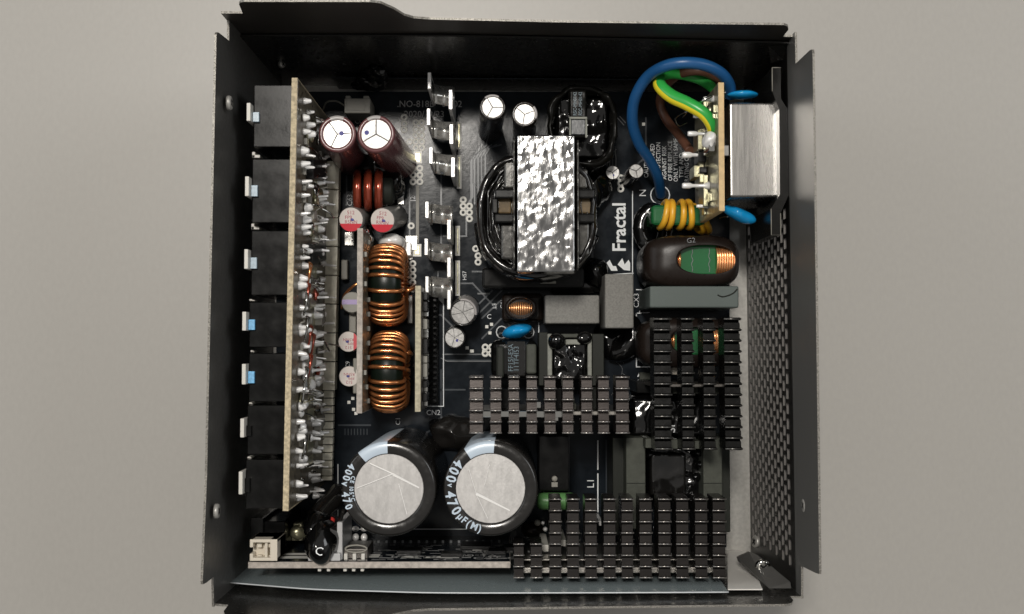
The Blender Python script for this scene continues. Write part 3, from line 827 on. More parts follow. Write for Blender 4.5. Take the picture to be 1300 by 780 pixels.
# chips and wire loops on the riser
for (t, z0, z1, dt, mm_, nm) in ((0.18, 34, 56, 0.045, M_chip, 'chip'), (0.385, 30, 54, 0.05, M_chip, 'chip'), (0.30, 48, 53, 0.02, M_greyc, 'chip'), (0.55, 30, 36, 0.03, M_greyc, 'chip'), (0.66, 44, 52, 0.025, M_greyc, 'chip'), (0.82, 26, 34, 0.03, M_greyc, 'chip')):
    mb = MB()
    M_ = Matrix.Translation(RF(t, (z0+z1)/2, 1.2)) @ Matrix.Rotation(R_(8), 4, 'X')
    mb.box(-1.1, 1.1, -dt*60, dt*60, -(z1-z0)/2, (z1-z0)/2, 0.2, M=M_)
    mb.build(nm, mm_, riser)
for (t, z, m_) in ((0.50, 60, M_cud), (0.60, 55, M_cud), (0.62, 50, M_cud), (0.58, 60, M_tin), (0.52, 62, M_tin), (0.70, 60, M_tin), (0.86, 60, M_tin), (0.45, 58, M_cu), (0.67, 54, M_cud), (0.73, 63, M_tin)):
    mb = MB(); c = RF(t, z, 2.0)
    mb.tube([c+V((0.6*math.sin(q*1.3), 3.2*math.cos(q), 2.2*math.sin(q))) for q in [2*PI*i/12 for i in range(12)]], 0.32, seg=6, closed=True, sub=2)
    mb.build('wire_loop', m_, riser)
for k in range(26):
    t = random.uniform(0.04, 0.95); z = random.uniform(26, 60); m_ = random.choice((M_tin, M_solder, M_solder, M_solder, M_gold, M_gold, M_cud))
    mb = MB(); c = RF(t, z, 0.6)
    mb.blob(c, random.uniform(0.5, 1.3), random.uniform(0.9, 2.4), random.uniform(0.8, 2.6), 0.5, 0.6, seg=12, ring=8, seed=k)
    mb.build('solder_blob' if m_ in (M_tin, M_solder) else 'component', m_, riser)
for k in range(34):
    t = random.uniform(0.03, 0.95); z = random.uniform(24, 64); mb = MB(); c = RF(t, z, random.uniform(0.3, 3.0)); L_ = random.uniform(2, 6)
    d_ = V((random.uniform(-.2, .5), random.uniform(-.35, .35), random.uniform(-1, -.3))).normalized()
    mb.tube([c, c+d_*L_*0.5+V((random.uniform(0, 1.2), 0, 0)), c+d_*L_], random.uniform(0.15, 0.32), seg=6, sub=3)
    mb.build('bridge_wire', random.choice((M_tin, M_tin, M_greyc, M_gold)), riser)
mb = MB()
for k in range(30):
    t = random.uniform(0.05, 0.95); z = random.uniform(20, 62)
    c = RF(t, z, 0.1); mb.box(c.x, c.x+0.9, c.y-0.9, c.y+0.9, c.z-0.6, c.z+0.6, 0.1)
mb.build('small_component', M_greyc, riser)
for k in range(9):
    t = random.uniform(0.05, 0.95); c = RF(t, 60, 1.0); q = RF(t+random.uniform(-.02, .05), 30, 1.0)
    mb = MB(); mb.tube([c, c.lerp(q, 0.5)+V((1, 0, 0)), q], 0.22, seg=5); mb.build('bridge_wire', M_tin, riser)

# the sockets
blocks = [(322, 108, 187, 371), (320, 202, 283, 371), (319, 293, 375, 370), (316.5, 384, 441, 369), (316, 449, 510, 368), (314, 515, 577, 366), (312, 584, 646, 364)]
lat = [(137, 155, M_clear), (230, 250, M_clear), (322, 342, M_clear), (401, 420, M_blueink), (467, 488, M_blueink), (536, 555, M_plast), (603, 627, M_plast)]
words = ['topmost', 'second', 'third', 'fourth', 'fifth', 'sixth', 'lowest']
for i, (x0, y0, y1, x1) in enumerate(blocks):
    X0, X1, Y0, Y1 = rect(x0, y0, x1, y1, 64)
    X1 = RF((y0+y1-198)/2/550, 0).x-thk-0.05
    mb = MB(); mb.box(X0, X1, Y0, Y1, 14, 64, 0.25)
    mb.box(X0+1.2, X1-2.2, Y0-0.01+0.6, Y0+1.0, 62, 64.2, 0.05) if i < 0 else None
    big = ' tall' if i < 3 else ' short'
    bl = mb.build('output_socket', M_plast, PSU, 'black output socket block, %s of the seven from the top of the photo' % words[i])
    ly0, ly1, lm = lat[i]
    X, XX, YY0, YY1 = rect(x0-5, ly0, x0+(6 if i < 5 else 4), ly1, 66)
    mb = MB(); mb.box(X+0.6, XX, YY0+0.2, YY1-1.0, 64.1, 65.2, 0.12)
    mb.build('latch_tab', lm, bl)
    a0 = P(x0-7.5, ly0-4, 68); 
    mb = MB(); mb.box(X-0.5, X+0.5, YY0, YY1+1.0, 58, 67.5, 0.1)
    mb.build('latch_tab', M_white, bl)
    if i < 6:
        nx = blocks[i+1]
        gx0, gx1, gy0, gy1 = rect(nx[0]-(0 if i < 3 else -2), nx[1]-(9 if i < 2 else 4), nx[0]+(10 if i < 2 else 7), nx[1]-1.5, 60)
        mb = MB(); mb.box(gx0, gx1, gy0, gy0+(gy1-gy0)*0.5, 56, 60, 0.1); mb.box(gx0, gx0+0.8, gy0, gy1, 56, 60, 0.1)
        mb.build('latch_tab', M_white, bl)

# ------------------------------------------------------------------ small upright boards in the middle
def upright(px, py0, py1, w, zt, m_edge, label, zb_=ZB, face=M_riser):
    x0, x1, y0, y1 = rect(px-w/2, py0, px+w/2, py1, zt)
    mb = MB(); mb.box(x0, x1, y0, y1, zb_, zt, 0.05)
    o = mb.build('upright_board', m_edge, PSU, label)
    mb = MB(); mb.box(x1+0.01, x1+0.12, y0+0.2, y1-0.2, zb_, zt-0.25)
    mb.build('solder_side', face, o)
    return o, x0, x1, y0, y1
ub, x0, x1, y0, y1 = upright(456.5, 290, 525, 7, 44, M_fr4g, 'small upright board with speckled grey edge left of the copper coils')
mb = MB()
for k in range(12):
    y = y0+3+(y1-y0-6)*k/11; z = random.choice((32, 36, 40))
    mb.box(x1+0.1, x1+0.9, y-0.7, y+0.7, z, z+1.6, 0.1)
mb.build('small_component', M_greyc, ub)
ub, x0, x1, y0, y1 = upright(530.5, 363, 523, 7, 40, M_fr4p, 'small upright board with pale cream edge right of the copper coils')
for k, (fr, h_, m_) in enumerate(((0.04, 2.4, M_chip), (0.12, 2.8, M_chip), (0.2, 1.4, M_tin), (0.26, 3, M_greyc), (0.33, 1.6, M_tin), (0.37, 1.6, M_tin), (0.42, 4.5, M_chip), (0.56, 2.0, M_greyc),
                                  (0.62, 4, M_greyc), (0.71, 1.6, M_tin), (0.76, 2.0, M_chip), (0.81, 1.6, M_tin), (0.86, 2.4, M_chip), (0.93, 1.5, M_tin), (0.48, 1.4, M_tin), (0.66, 1.4, M_tin))):
    y = y1-(y1-y0)*fr; mb = MB(); mb.box(x1+0.12, x1+1.5, y-h_, y, 26, 34 if m_ is not M_tin else 30, 0.15)
    mb.build('small_component', m_, ub)
for k in range(8):
    y = y1-3-(y1-y0-6)*k/7; mb = MB(); mb.box(x1+0.12, x1+1.0, y-0.8, y+0.8, 16, 20, 0.1); mb.build('solder_pad', M_tin, ub)
# black pin header
mb = MB(); X0, X1, Y0, Y1 = rect(539, 377, 556, 513, 14)
mb.box(X0, X1, Y0, Y1, ZB, 13, 0.2)
hd = mb.build('pin_header', M_plast, PSU, 'long black pin header standing beside the cream edged board')
pin0 = None
for k in range(19):
    for q in (0, 1):
        y = Y1-1.2-(Y1-Y0-2.4)*k/18; x = X0+1.2+q*2.1
        if pin0 is None:
            mb = MB(); mb.box(x-0.5, x+0.5, y-0.45, y+0.45, 12.8, 18, 0.2); pin0 = mb.build('pin', M_chip, hd); pc = ORG[pin0.name]; pc0 = V((x, y, 0))
        else: copy_piece(pin0, pc+V((x, y, 0))-pc0)

# ------------------------------------------------------------------ coils
def toroid(cx, cy, cz, Ro, Ri, wd, turns, rw, m_wire, m_core, label, axis='X', gaps=(), name='coil', parent=None, wob=0.15, tilt=0):
    """Ring core whose axis is horizontal (X or Y), wound with wire."""
    if axis == 'X': E1, E2, AX = V((0, 1, 0)), V((0, 0, 1)), V((1, 0, 0))
    elif axis == 'Y': E1, E2, AX = V((1, 0, 0)), V((0, 0, 1)), V((0, 1, 0))
    else: E1, E2, AX = V((1, 0, 0)), V((0, 1, 0)), V((0, 0, 1))
    if tilt:
        q = Quaternion((0, 0, 1), tilt); E1, E2, AX = q @ E1, q @ E2, q @ AX
    C = V((cx, cy, cz))
    mb = MB(); n = 48; prof = []; ri, ro, h = Ri+rw, Ro-rw, wd/2-rw
    c = min(2.0, h*0.4)
    prof = [(ri, -h+c), (ri+c, -h), (ro-c, -h), (ro, -h+c), (ro, h-c), (ro-c, h), (ri+c, h), (ri, h-c)]
    vs = []; fs = []
    for i in range(n):
        a = 2*PI*i/n; e = E1*math.cos(a)+E2*math.sin(a)
        for r_, x in prof: vs.append(C+e*r_+AX*x)
    m_ = len(prof)
    for i in range(n):
        for j in range(m_): fs.append((i*m_+j, i*m_+(j+1) % m_, ((i+1) % n)*m_+(j+1) % m_, ((i+1) % n)*m_+j))
    mb.add(vs, fs, 0, True)
    o = mb.build(name, m_core, PSU if parent is None else parent, label)
    w = MB(); pts = []
    hh = wd/2-rw*0.2; R1 = Ro-rw*0.2; R0 = Ri+rw*0.2
    rnd = random.Random(int(cx*10+cy))
    for k in range(turns):
        a = 2*PI*k/turns+rnd.uniform(-wob, wob)*2*PI/turns
        skip = False
        for g0, g1 in gaps:
            if g0 < math.degrees(a) % 360 < g1: skip = True
        if skip: continue
        da = 2*PI/turns
        loop = []
        for (r_, x, s_) in ((R0, -hh*0.5, 0), (R0+0.9, -hh*0.92, .1), (R1-2.6, -hh, .2), (R1-0.9, -hh*0.78, .3), (R1-0.1, -hh*.4, .4), (R1, 0, .45), (R1-0.1, hh*.4, .5), (R1-0.9, hh*0.78, .6), (R1-2.6, hh, .7), (R0+0.9, hh*.92, .8), (R0, hh*0.5, .9)):
            aa = a+da*s_*0.5; e = E1*math.cos(aa)+E2*math.sin(aa)
            loop.append(C+e*(r_+rnd.uniform(-.08, .08))+AX*x)
        w.tube(loop, rw, seg=8, closed=True, sub=3)
    w.build('winding', m_wire, o)
    return o
r1 = rect(461, 307, 515, 412, 32)
g1 = [(76, 92), (99, 108)]
toroid((r1[0]+r1[1])/2, (r1[2]+r1[3])/2, ZB+12.3, 12.2, 5.2, 10.8, 33, 0.62, M_cu, M_core, 'large bright copper coil standing on edge, the upper of two', 'X', gaps=[(84, 91), (106, 112)], wob=0.12)
r2 = rect(464, 421, 517, 525, 32)
toroid((r2[0]+r2[1])/2, (r2[2]+r2[3])/2, ZB+12.3, 12.1, 5.2, 10.6, 32, 0.62, M_cu, M_core, 'large bright copper coil standing on edge, the lower of two', 'X', gaps=[(87, 93)], wob=0.12)
# lead ends of the big coils
for (pl, par_lab) in (([(510, 372, 24), (520, 368, 26), (526, 364, 20), (524, 362, 12)], 'l'), ([(508, 455, 24), (518, 448, 27), (522, 450, 22)], 'l'), ([(508, 470, 26), (517, 470, 26), (519, 473, 18)], 'l')):
    mb = MB(); mb.tube([P(*q) for q in pl], 0.75, seg=8); mb.build('wire_end', M_cu, PSU, 'bare copper lead end sticking out of a large coil')
# dark red coil
c = P(466, 243, 26)
toroid(c.x, c.y-0.5, 21, 7.5, 2.2, 8.5, 3, 1.3, M_cud, M_ferrd, 'core', 'Y') if False else None
mb = MB(); mb.lathe([(3.6, -4.5), (4.2, -4.0), (4.2, 6.5), (3.6, 7.2)], P(470, 243, 21), axis=(1, 0, 0), seg=24)
o = mb.build('coil', M_ferrd, PSU, 'short dark red coil of three thick turns under the brown capacitors')
for k, px in enumerate((454, 467.5, 481)):
    c = P(px, 242, 22); mb = MB()
    mb.tube([c+V((0.5*math.sin(q), 5.3*math.cos(q), 5.0*math.sin(q)*1.1)) for q in [2*PI*i/14 for i in range(14)]], 1.28, seg=12, closed=True, sub=2)
    mb.build('wire_turn', M_cud, o)
mb = MB(); mb.blob(P(478, 213, 16), 6.6, 4.6, 7.5, 0.35, 0.25, zmin=ZB, seed=4); mb.blob(P(500, 232, 16), 3.2, 5.0, 6, 0.35, 0.3, zmin=ZB, seed=7)
mb.build('glue_blob', M_goo, PSU, 'glossy black glue blob between the brown capacitors and the dark red coil')
# copper wire behind the purple band
mb = MB(); mb.tube([P(434, 392, 16), P(437, 376, 18), P(448, 364, 20), P(455, 360, 20)], 0.45, seg=8); mb.build('copper_wire', M_cu, PSU, 'thin copper wire arching beside the purple banded capacitor')

# yellow coil on a green core: wire loops round a horizontal bar
c0 = P(865, 273, 30)
mb = MB(); mb.box(c0.x-9, c0.x+7.5, c0.y-3.1, c0.y+3.1, 12, 30, 1.4, seg=3)
o = mb.build('coil', M_green, PSU, 'green coil wound with thick yellow wire below the mains socket board')
for k, (px, tl) in enumerate(((842, 0.25), (850, 0.12), (864, 0.05), (874, -0.1), (884, -0.5), (889, -0.7))):
    c = P(px, 273 if k < 4 else 278, 27 if k < 4 else 24); mb = MB()
    pl = []
    for i in range(16):
        q = 2*PI*i/16; pl.append(c+V((1.8*math.cos(q)*tl*2+0.3*math.sin(q), 3.9*math.copysign(abs(math.cos(q))**0.7, math.cos(q)), 4.5*math.sin(q))))
    mb.tube(pl, 0.95, seg=10, closed=True, sub=2); mb.build('wire_turn', M_yel, o)

# brown heat-shrink chokes with an opening showing green core and copper
def choke(cx_, cy_, z, hx, hy, label, op=(0.0, 0.0, 0.6, 0.5), zb_=12):
    """lumpy sleeve with a real opening in the top"""
    C = P(cx_, cy_, z); mb = MB(); n = 56
    rx, ry = hx*mm(z), hy*mm(z)
    ocx, ocy, orx, ory = op
    rings_ = []
    def sup(a, x_, y_, p=0.55): return V((math.copysign(abs(math.cos(a))**p, math.cos(a))*x_, math.copysign(abs(math.sin(a))**p, math.sin(a))*y_, 0))
    prof = [(0.90, zb_-z, 0), (1.0, zb_-z+4, 0), (1.02, -7, 0), (0.99, -3, 0), (0.90, -0.6, 0.0), (0.0, 0, 0.55), (0, 0.35, .9), (0, 0.3, 1.0), (0, -0.6, 1.02), (0, -2.5, 0.9)]
    vs = []
    for i, (s_, h, b_) in enumerate(prof):
        for k in range(n):
            a = 2*PI*k/n
            outer = sup(a, rx, ry)
            inner = V((ocx*rx+orx*rx*math.copysign(abs(math.cos(a))**0.8, math.cos(a)), ocy*ry+ory*ry*math.copysign(abs(math.sin(a))**0.8, math.sin(a)), 0))
            if b_ == 0: p = outer*s_
            elif b_ == 0.55: p = (outer*0.9).lerp(inner, 0.55)
            elif b_ == 0.9: p = (outer*0.9).lerp(inner, 0.93)
            elif b_ == 1.0: p = inner
            elif b_ == 1.02: p = inner*1.0+ (outer-inner)*0.03
            else: p = inner+(outer-inner)*0.12
            q = C+p+V((0, 0, h)); q += 0.5*noise.noise_vector(q*0.12)*(1 if i < 6 else 0.3)
            vs.append(q)
    fs = [(i*n+k, i*n+(k+1) % n, (i+1)*n+(k+1) % n, (i+1)*n+k) for i in range(len(prof)-1) for k in range(n)]
    mb.add(vs, fs, 0, True)
    o = mb.build('choke', M_shrink, PSU, label)
    oc = C+V((ocx*rx, ocy*ry, 0))
    mb = MB(); mb.box(oc.x-orx*rx*1.1, oc.x+orx*rx*0.55, oc.y-ory*ry*1.3, oc.y+ory*ry*1.3, zb_, z-2.6, 1.6, seg=4)
    mb.build('core', M_green, o)
    mb = MB()
    for k in range(8):
        x = oc.x+orx*rx*(0.42+0.085*k)
        mb.tube([V((x, oc.y-ory*ry*1.3, z-6)), V((x, oc.y-ory*ry*0.7, z-1.8)), V((x+0.1, oc.y, z-1.2)), V((x, oc.y+ory*ry*0.7, z-1.8)), V((x, oc.y+ory*ry*1.3, z-6))], 0.42, seg=8)
    for k in range(2):
        x = oc.x-orx*rx*(1.0-0.1*k)
        mb.tube([V((x, oc.y-ory*ry*1.3, z-6)), V((x, oc.y, z-1.4)), V((x, oc.y+ory*ry*1.3, z-6))], 0.42, seg=8)
    mb.build('winding', M_cub, o)
    mb = MB()
    for k in (-0.45, 0.15):
        x = oc.x+orx*rx*k; mb.tube([V((x+0.22*math.sin(i*2.6), oc.y+ory*ry*(i-3)/3.6, z-2.62+0.12*math.sin(i*3))) for i in range(7)], 0.13, seg=6)
    mb.build('glue_seam', M_silkg if label.startswith('brown sleeved choke with') else M_goo, o)
    return o, C
choke(880, 331, 38, 61, 34, 'brown sleeved choke with an oval opening showing green core and copper wire', op=(0.28, 0.04, 0.60, 0.54))
choke(873, 436, 34, 60, 32, 'brown sleeved choke mostly under the right heat sink', op=(0.28, 0.1, 0.62, 0.55))
mb = MB()
T_ = lambda body, px, py, h, z, rot: mb.text(body, h, P(px, py, z), (math.cos(rot), math.sin(rot), 0), (-math.sin(rot), math.cos(rot), 0))
T_('G2', 872, 309, 1.5, 38.6, 0.1)
mb.build('printed_code', M_silkg, PSU, 'faint white code printed on the brown sleeved choke')
# black ring choke left of the brown one
mb = MB(); c = P(829, 290, 18)
mb.tube([c+V((4.0*math.cos(q), 5.7*math.sin(q), 0)) for q in [2*PI*i/16 for i in range(16)]], 2.4, seg=14, closed=True, sub=2)
o = mb.build('ring_choke', M_goo, PSU, 'glossy black ring coated in glue left of the brown choke', wobble=0.35, wf=0.5)
mb = MB()
for k in range(26):
    q = R_(90+k*5.5); d_ = V((math.cos(q), math.sin(q), 0)); mb.blob(c+V((3.4*d_.x, 4.9*d_.y, 2.3)), 0.22, 0.22, 0.15, 0.2, seg=6, ring=4)
mb.build('stitching', M_silkg, o)
# small black sleeved coil with copper window
X0, X1, Y0, Y1 = rect(637, 372, 690, 408, 18)
choke_c = P(661, 391, 24)
mb = MB(); mb.box(X0, X1, Y0, Y1, ZB, 16, 1.5, seg=3)
mb.lathe([(5.0, 12-24), (4.9, -2), (4.6, 0), (4.1, 0.4), (3.8, 0.2), (3.7, -1.5)], choke_c, axis=(0, 0, 1), seg=36)
for v in mb.v[-36*6:]: v.y = choke_c.y+(v.y-choke_c.y)*0.78
o = mb.build('coil', M_shrink, PSU, 'small black sleeved coil with an oval window of copper wire')
mb = MB()
mb.box(choke_c.x-3.6, choke_c.x+3.6, choke_c.y-2.2, choke_c.y+1.5, 12, 22.0, 0.5)
mb.build('core', M_core, o)
mb = MB()
for k in range(11):
    x = choke_c.x-3.3+0.66*k; hgt = 2.4*math.sqrt(max(0.05, 1-((x-choke_c.x)/3.9)**2))
    mb.tube([V((x*1.0, choke_c.y+hgt*0.75, 22)), V((x, choke_c.y+hgt*0.55, 23.0)), V((x, choke_c.y-hgt*0.4, 23.3)), V((x*1.0, choke_c.y-hgt, 22))], 0.27, seg=7)
mb.build('winding', M_cub, o)

# ------------------------------------------------------------------ main foil wrapped transformer
ZT = 54
X0, X1, Y0, Y1 = rect(655, 170, 731, 347, ZT)
cxm, cym = (X0+X1)/2, (Y0+Y1)/2-0.5
# bobbin body: barrel outline with vertical sides
mb = MB(); n = 64; C = P(682, 272, 44)
Rx, Ry = 78*mm(44), 84*mm(44)
prof = [(0.96, ZB-44), (1.0, -28), (1.0, -4), (0.97, -1.2), (0.93, 0), (0.88, -0.4), (0.86, -2), (0.84, -3.5)]
vs = []
def shp(a): return V((math.copysign(abs(math.cos(a))**0.92, math.cos(a))*Rx, math.copysign(abs(math.sin(a))**0.72, math.sin(a))*Ry, 0))
for s_, h in prof:
    for k in range(n):
        a_ = 2*PI*k/n; q = C+shp(a_)*s_+V((0, 0, h)); q += 0.55*noise.noise_vector(q*0.25); vs.append(q)
mb.add(vs, [(i*n+k, i*n+(k+1) % n, (i+1)*n+(k+1) % n, (i+1)*n+k) for i in range(len(prof)-1) for k in range(n)], 0, True)
tr = mb.build('transformer', M_tape, PSU, 'main transformer wrapped in crinkled silver foil across a round black winding')
# inner winding layers
mb = MB()
for rr, zo in ((0.87, -.3), (0.82, 0.2), (0.775, -0.6), (0.73, .3), (0.69, -0.3), (0.64, 0.3), (0.59, -0.5)):
    vs = []
    for s_, h in ((rr+0.02, -14), (rr+0.02, -1.6+zo), (rr, -1.2+zo), (rr-0.012, -1.25+zo), (rr-0.014, -5)):
        for k in range(n):
            a_ = 2*PI*k/n; q = C+shp(a_)*s_+V((0, 0, h)); q += 0.7*noise.noise_vector(q*0.35+V((rr*50, 0, 0))); vs.append(q)
    mb.add(vs, [(i*n+k, i*n+(k+1) % n, (i+1)*n+(k+1) % n, (i+1)*n+k) for i in range(4) for k in range(n)], 0, True)
mb.build('winding_tape', M_tape, tr)
mb = MB(); vs = []
for s_, h in ((0.80, -4), (0.6, -2.6), (0.3, -2.3), (0.0, -2.3)):
    for k in range(n):
        a_ = 2*PI*k/n; q = C+shp(a_)*s_+V((0, 0, h)); q += 0.5*noise.noise_vector(q*0.3); vs.append(q)
mb.add(vs, [(i*n+k, i*n+(k+1) % n, (i+1)*n+(k+1) % n, (i+1)*n+k) for i in range(3) for k in range(n)], 0, True)
mb.build('bobbin', M_bob, tr)
# bobbin jaws with tan openings each side
for (x0, x1) in ((628, 653), (730, 755)):
    for (y0, y1) in ((240, 252), (271, 283)):
        q = rect(x0, y0, x1, y1, 46); mb = MB(); mb.box(q[0], q[1], q[2], q[3], 34, 46, 0.5); mb.build('bobbin_jaw', M_plast, tr)
    q = rect(x0+4, 252, x1-4, 271, 43); mb = MB(); mb.box(q[0], q[1], q[2], q[3], 34, 43, 0.4); mb.build('bobbin_core', M_tan, tr)
    q = rect(x0-3, 252, x0+4, 271, 45); mb = MB(); mb.box(q[0], q[1], q[2], q[3], 34, 45, 0.3); mb.build('bobbin_jaw', M_plast, tr)
# pale glossy plates either side of the foil
for (x0, y0, x1, y1) in ((640, 205, 652, 240), (636, 285, 652, 330), (733, 215, 746, 240), (733, 283, 748, 325)):
    q = rect(x0, y0, x1, y1, 43); mb = MB(); mb.box(q[0], q[1], q[2], q[3], 34, 43.5, 0.6, seg=2); mb.build('bobbin_plate', M_bob, tr, None)
# foil box: gridded and crumpled
def crumpled(x0, x1, y0, y1, z0, z1, amp, fr, nx=26, ny=50, nz=14, seed=0, round_=1.2):
    mb = MB()
    def P3(i, j, k):
        p = V((x0+(x1-x0)*i/nx, y0+(y1-y0)*j/ny, z0+(z1-z0)*k/nz))
        # round the top edges
        ex = min(p.x-x0, x1-p.x); ey = min(p.y-y0, y1-p.y)
        return p
    vmap = {}
    def vid(i, j, k):
        key = (i, j, k)
        if key not in vmap:
            p = P3(i, j, k); c = noise.noise(p*fr+V((seed, 0, 0)))*0.65+noise.noise(p*fr*2.3+V((seed, 3, 0)))*0.35
            r_ = abs(noise.noise(p*fr*0.8+V((9, seed, 0))))
            nrm = V((0, 0, 0))
            if k == nz: nrm.z += 1
            if i == 0: nrm.x -= 1
            if i == nx: nrm.x += 1
            if j == 0: nrm.y -= 1
            if j == ny: nrm.y += 1
            if nrm.length > 1.1: p = p-nrm*round_*0.3
            nrm.normalize() if nrm.length else None
            p = p+nrm*(c*amp - r_*amp*0.8)
            vmap[key] = len(mb.v); mb.v.append(p)
        return vmap[key]
    def face(ids): mb.f.append(ids); mb.mi.append(0); mb.sm.append(True)
    for i in range(nx):
        for j in range(ny): face([vid(i, j, nz), vid(i+1, j, nz), vid(i+1, j+1, nz), vid(i, j+1, nz)])
    for k in range(nz):
        for i in range(nx):
            face([vid(i, 0, k), vid(i+1, 0, k), vid(i+1, 0, k+1), vid(i, 0, k+1)])
            face([vid(i+1, ny, k), vid(i, ny, k), vid(i, ny, k+1), vid(i+1, ny, k+1)])
        for j in range(ny):
            face([vid(0, j+1, k), vid(0, j, k), vid(0, j, k+1), vid(0, j+1, k+1)])
            face([vid(nx, j, k), vid(nx, j+1, k), vid(nx, j+1, k+1), vid(nx, j, k+1)])
    return mb
crumpled(X0, X1, Y0, Y1, 16, ZT, 0.12, 0.4, nx=44, ny=96, seed=3).build('foil_wrap', M_foil, tr)
for (xa, m_) in ((X0-1.1, M_tape), (X1+0.1, M_tape)):
    crumpled(xa, xa+1.2, Y0+1, Y1-1, 16, ZT-0.8, 0.35, 0.7, nx=3, ny=50, nz=8, seed=5).build('foil_wrap', M_bob, tr, 'dull folded edge of the foil wrap')
# base block
q = rect(612, 340, 742, 366, 24); mb = MB(); mb.box(q[0], q[1], q[2], q[3], ZB, 24, 0.8); mb.build('base_block', M_plast, tr)
q = rect(684, 349, 706, 360, 25); mb = MB(); mb.box(q[0]+0.5, q[1], q[2], q[3], 24, 24.3, 0.05); mb.build('pin_label', M_greyc, tr)
mb = MB(); mb.tube([P(605, 285, 30), P(612, 320, 22), P(640, 352, 16), P(668, 360, 14)], 0.8, seg=8); mb.tube([P(757, 300, 30), P(745, 325, 26), P(722, 352, 18)], 0.9, seg=8)
mb.build('tape_edge', M_goo, tr)

# standby transformer near the top wall
C = P(740, 160, 34); mb = MB(); n = 48
vs = []
prof = [(0.95, ZB-34), (1.0, -15), (1.0, -2), (0.96, -0.5), (0.9, 0), (0.84, -1.2), (0.80, -3.0)]
for s_, h in prof:
    for k in range(n):
        a_ = 2*PI*k/n; q = C+V((math.copysign(abs(math.cos(a_))**0.75, math.cos(a_))*10.4, math.copysign(abs(math.sin(a_))**0.7, math.sin(a_))*12.4, 0))*s_+V((0, 0, h)); q += 1.1*noise.noise_vector(q*0.3); vs.append(q)
mb.add(vs, [(i*n+k, i*n+(k+1) % n, (i+1)*n+(k+1) % n, (i+1)*n+k) for i in range(len(prof)-1) for k in range(n)], 0, True)
t2 = mb.build('transformer', M_dull, PSU, 'round black taped transformer between the foil transformer and the top wall')
crumpled(C.x-8.2, C.x+8.2, C.y-9.6, C.y+9.6, 18, 30.5, 1.6, 0.22, nx=20, ny=24, nz=6, seed=21, round_=4).build('winding', M_goo, t2)
crumpled(*rect(722, 112, 746, 176, 37), 14, 36.5, 0.15, 0.5, nx=12, ny=26, seed=8).build('core', M_dull, t2)
q = rect(724, 152, 744, 171, 37); mb = MB(); mb.box(q[0]+.3, q[1]-.3, q[2], q[3], 36.2, 37.0, 0.15); mb.build('paper_label', mat('slate_tape', (0.03, 0.035, 0.04), 0.3, bump=0.6, bscale=60), t2)
q0 = rect(722.5, 148.5, 745.5, 151.5, 37)
mb = MB(); mb.box(q0[0], q0[1], q0[2], q0[3], 36.4, 37.2, 0.2); mb.box(q0[0]+.0, q0[0]+0.6, q[2]-1, q0[2], 36.4, 37.2, 0.2); mb.box(q0[1]-0.6, q0[1], q[2]-1, q0[2], 36.4, 37.2, 0.2)
mb.build('tape_edge', M_ferrl, t2)
mb = MB()
for i in range(2):
    mb.text('RSC-MH0142', 1.05, P(732+i*7, 147, 37.1), (0, 1, 0), (-1, 0, 0), sx=0.85)
mb.build('printed_code', M_label, t2)

# ------------------------------------------------------------------ film capacitors (plain boxes with rounded edges)
def boxcap(px0, py0, px1, py1, zt, m_, label, bev=0.5, rot=0):
    q = rect(px0, py0, px1, py1, zt); mb = MB(); mb.box(q[0], q[1], q[2], q[3], ZB+0.3, zt, bev, seg=3)
    o = mb.build('film_capacitor', m_, PSU, label)
    return o, q
boxcap(692, 375, 761, 411, 27, M_film, 'grey box capacitor lying flat and level, below the foil transformer')
boxcap(768, 348, 804.5, 417, 31, M_film, 'grey box capacitor standing tall, right beside the other grey box')
o, q = boxcap(825, 363.5, 938, 391, 38, M_filmg, 'long grey green box capacitor under the brown choke')
mb = MB(); mb.tube([P(912, 375, 38.05), P(920, 378, 38.05), P(932, 373, 38.05), P(937, 369, 38.05)], 0.35, seg=6); mb.build('scuff_mark', M_filmedge, o) if False else None
mb = MB(); mb.tube([P(911, 374.5, 38.0), P(918, 377, 38.0), P(930, 373, 38.0), P(936, 367, 38.0)], 0.22, seg=6); mb.build('pen_mark', M_ferrd, o)

# ------------------------------------------------------------------ disc capacitors
def disc(px, py, z, rx, ry, rz, rot, m_, label, legs=None):
    mb = MB(); M_ = Matrix.Rotation(R_(rot), 3, 'Z'); mb.blob(P(px, py, z), rx, ry, rz, 0.12, 0.3, seg=28, ring=16, M=M_, seed=px)
    o = mb.build('disc_capacitor', m_, PSU, label)
    if legs:
        for l in legs:
            mb = MB(); mb.tube([P(*q) for q in l], 0.32, seg=6); mb.build('lead', M_tin, o)
    return o
disc(656, 420.5, 22, 4.6, 2.2, 6, 12, M_disc, 'bright blue disc capacitor below the small sleeved coil', legs=[[(640, 424, 18), (634, 424, 14), (633, 426, 10)], [(668, 421, 18), (674, 422, 14), (674, 424, 10)]])
mb = MB()
for px in (637, 671):
    c = B2(px, 422, 4); mb.tube([c+V((1.7*math.cos(q), 1.9*math.sin(q), 0)) for q in [2*PI*i/12 for i in range(12)]], 0.2, seg=5, closed=True, sub=1)
mb.build('solder_ring', M_silk, pcb)
disc(943, 121, 48, 4.4, 1.15, 3.4, 0, M_disc, 'blue disc capacitor above the metal mains socket', legs=[[(930, 119, 48), (924, 118, 48), (918, 118, 48)]])
disc(939, 273, 42, 5.2, 1.9, 3.4, -24, M_disc, 'blue disc capacitor below the metal mains socket', legs=[[(926, 268, 42), (917, 262, 42)], [(925, 275, 40), (914, 277, 36)]])
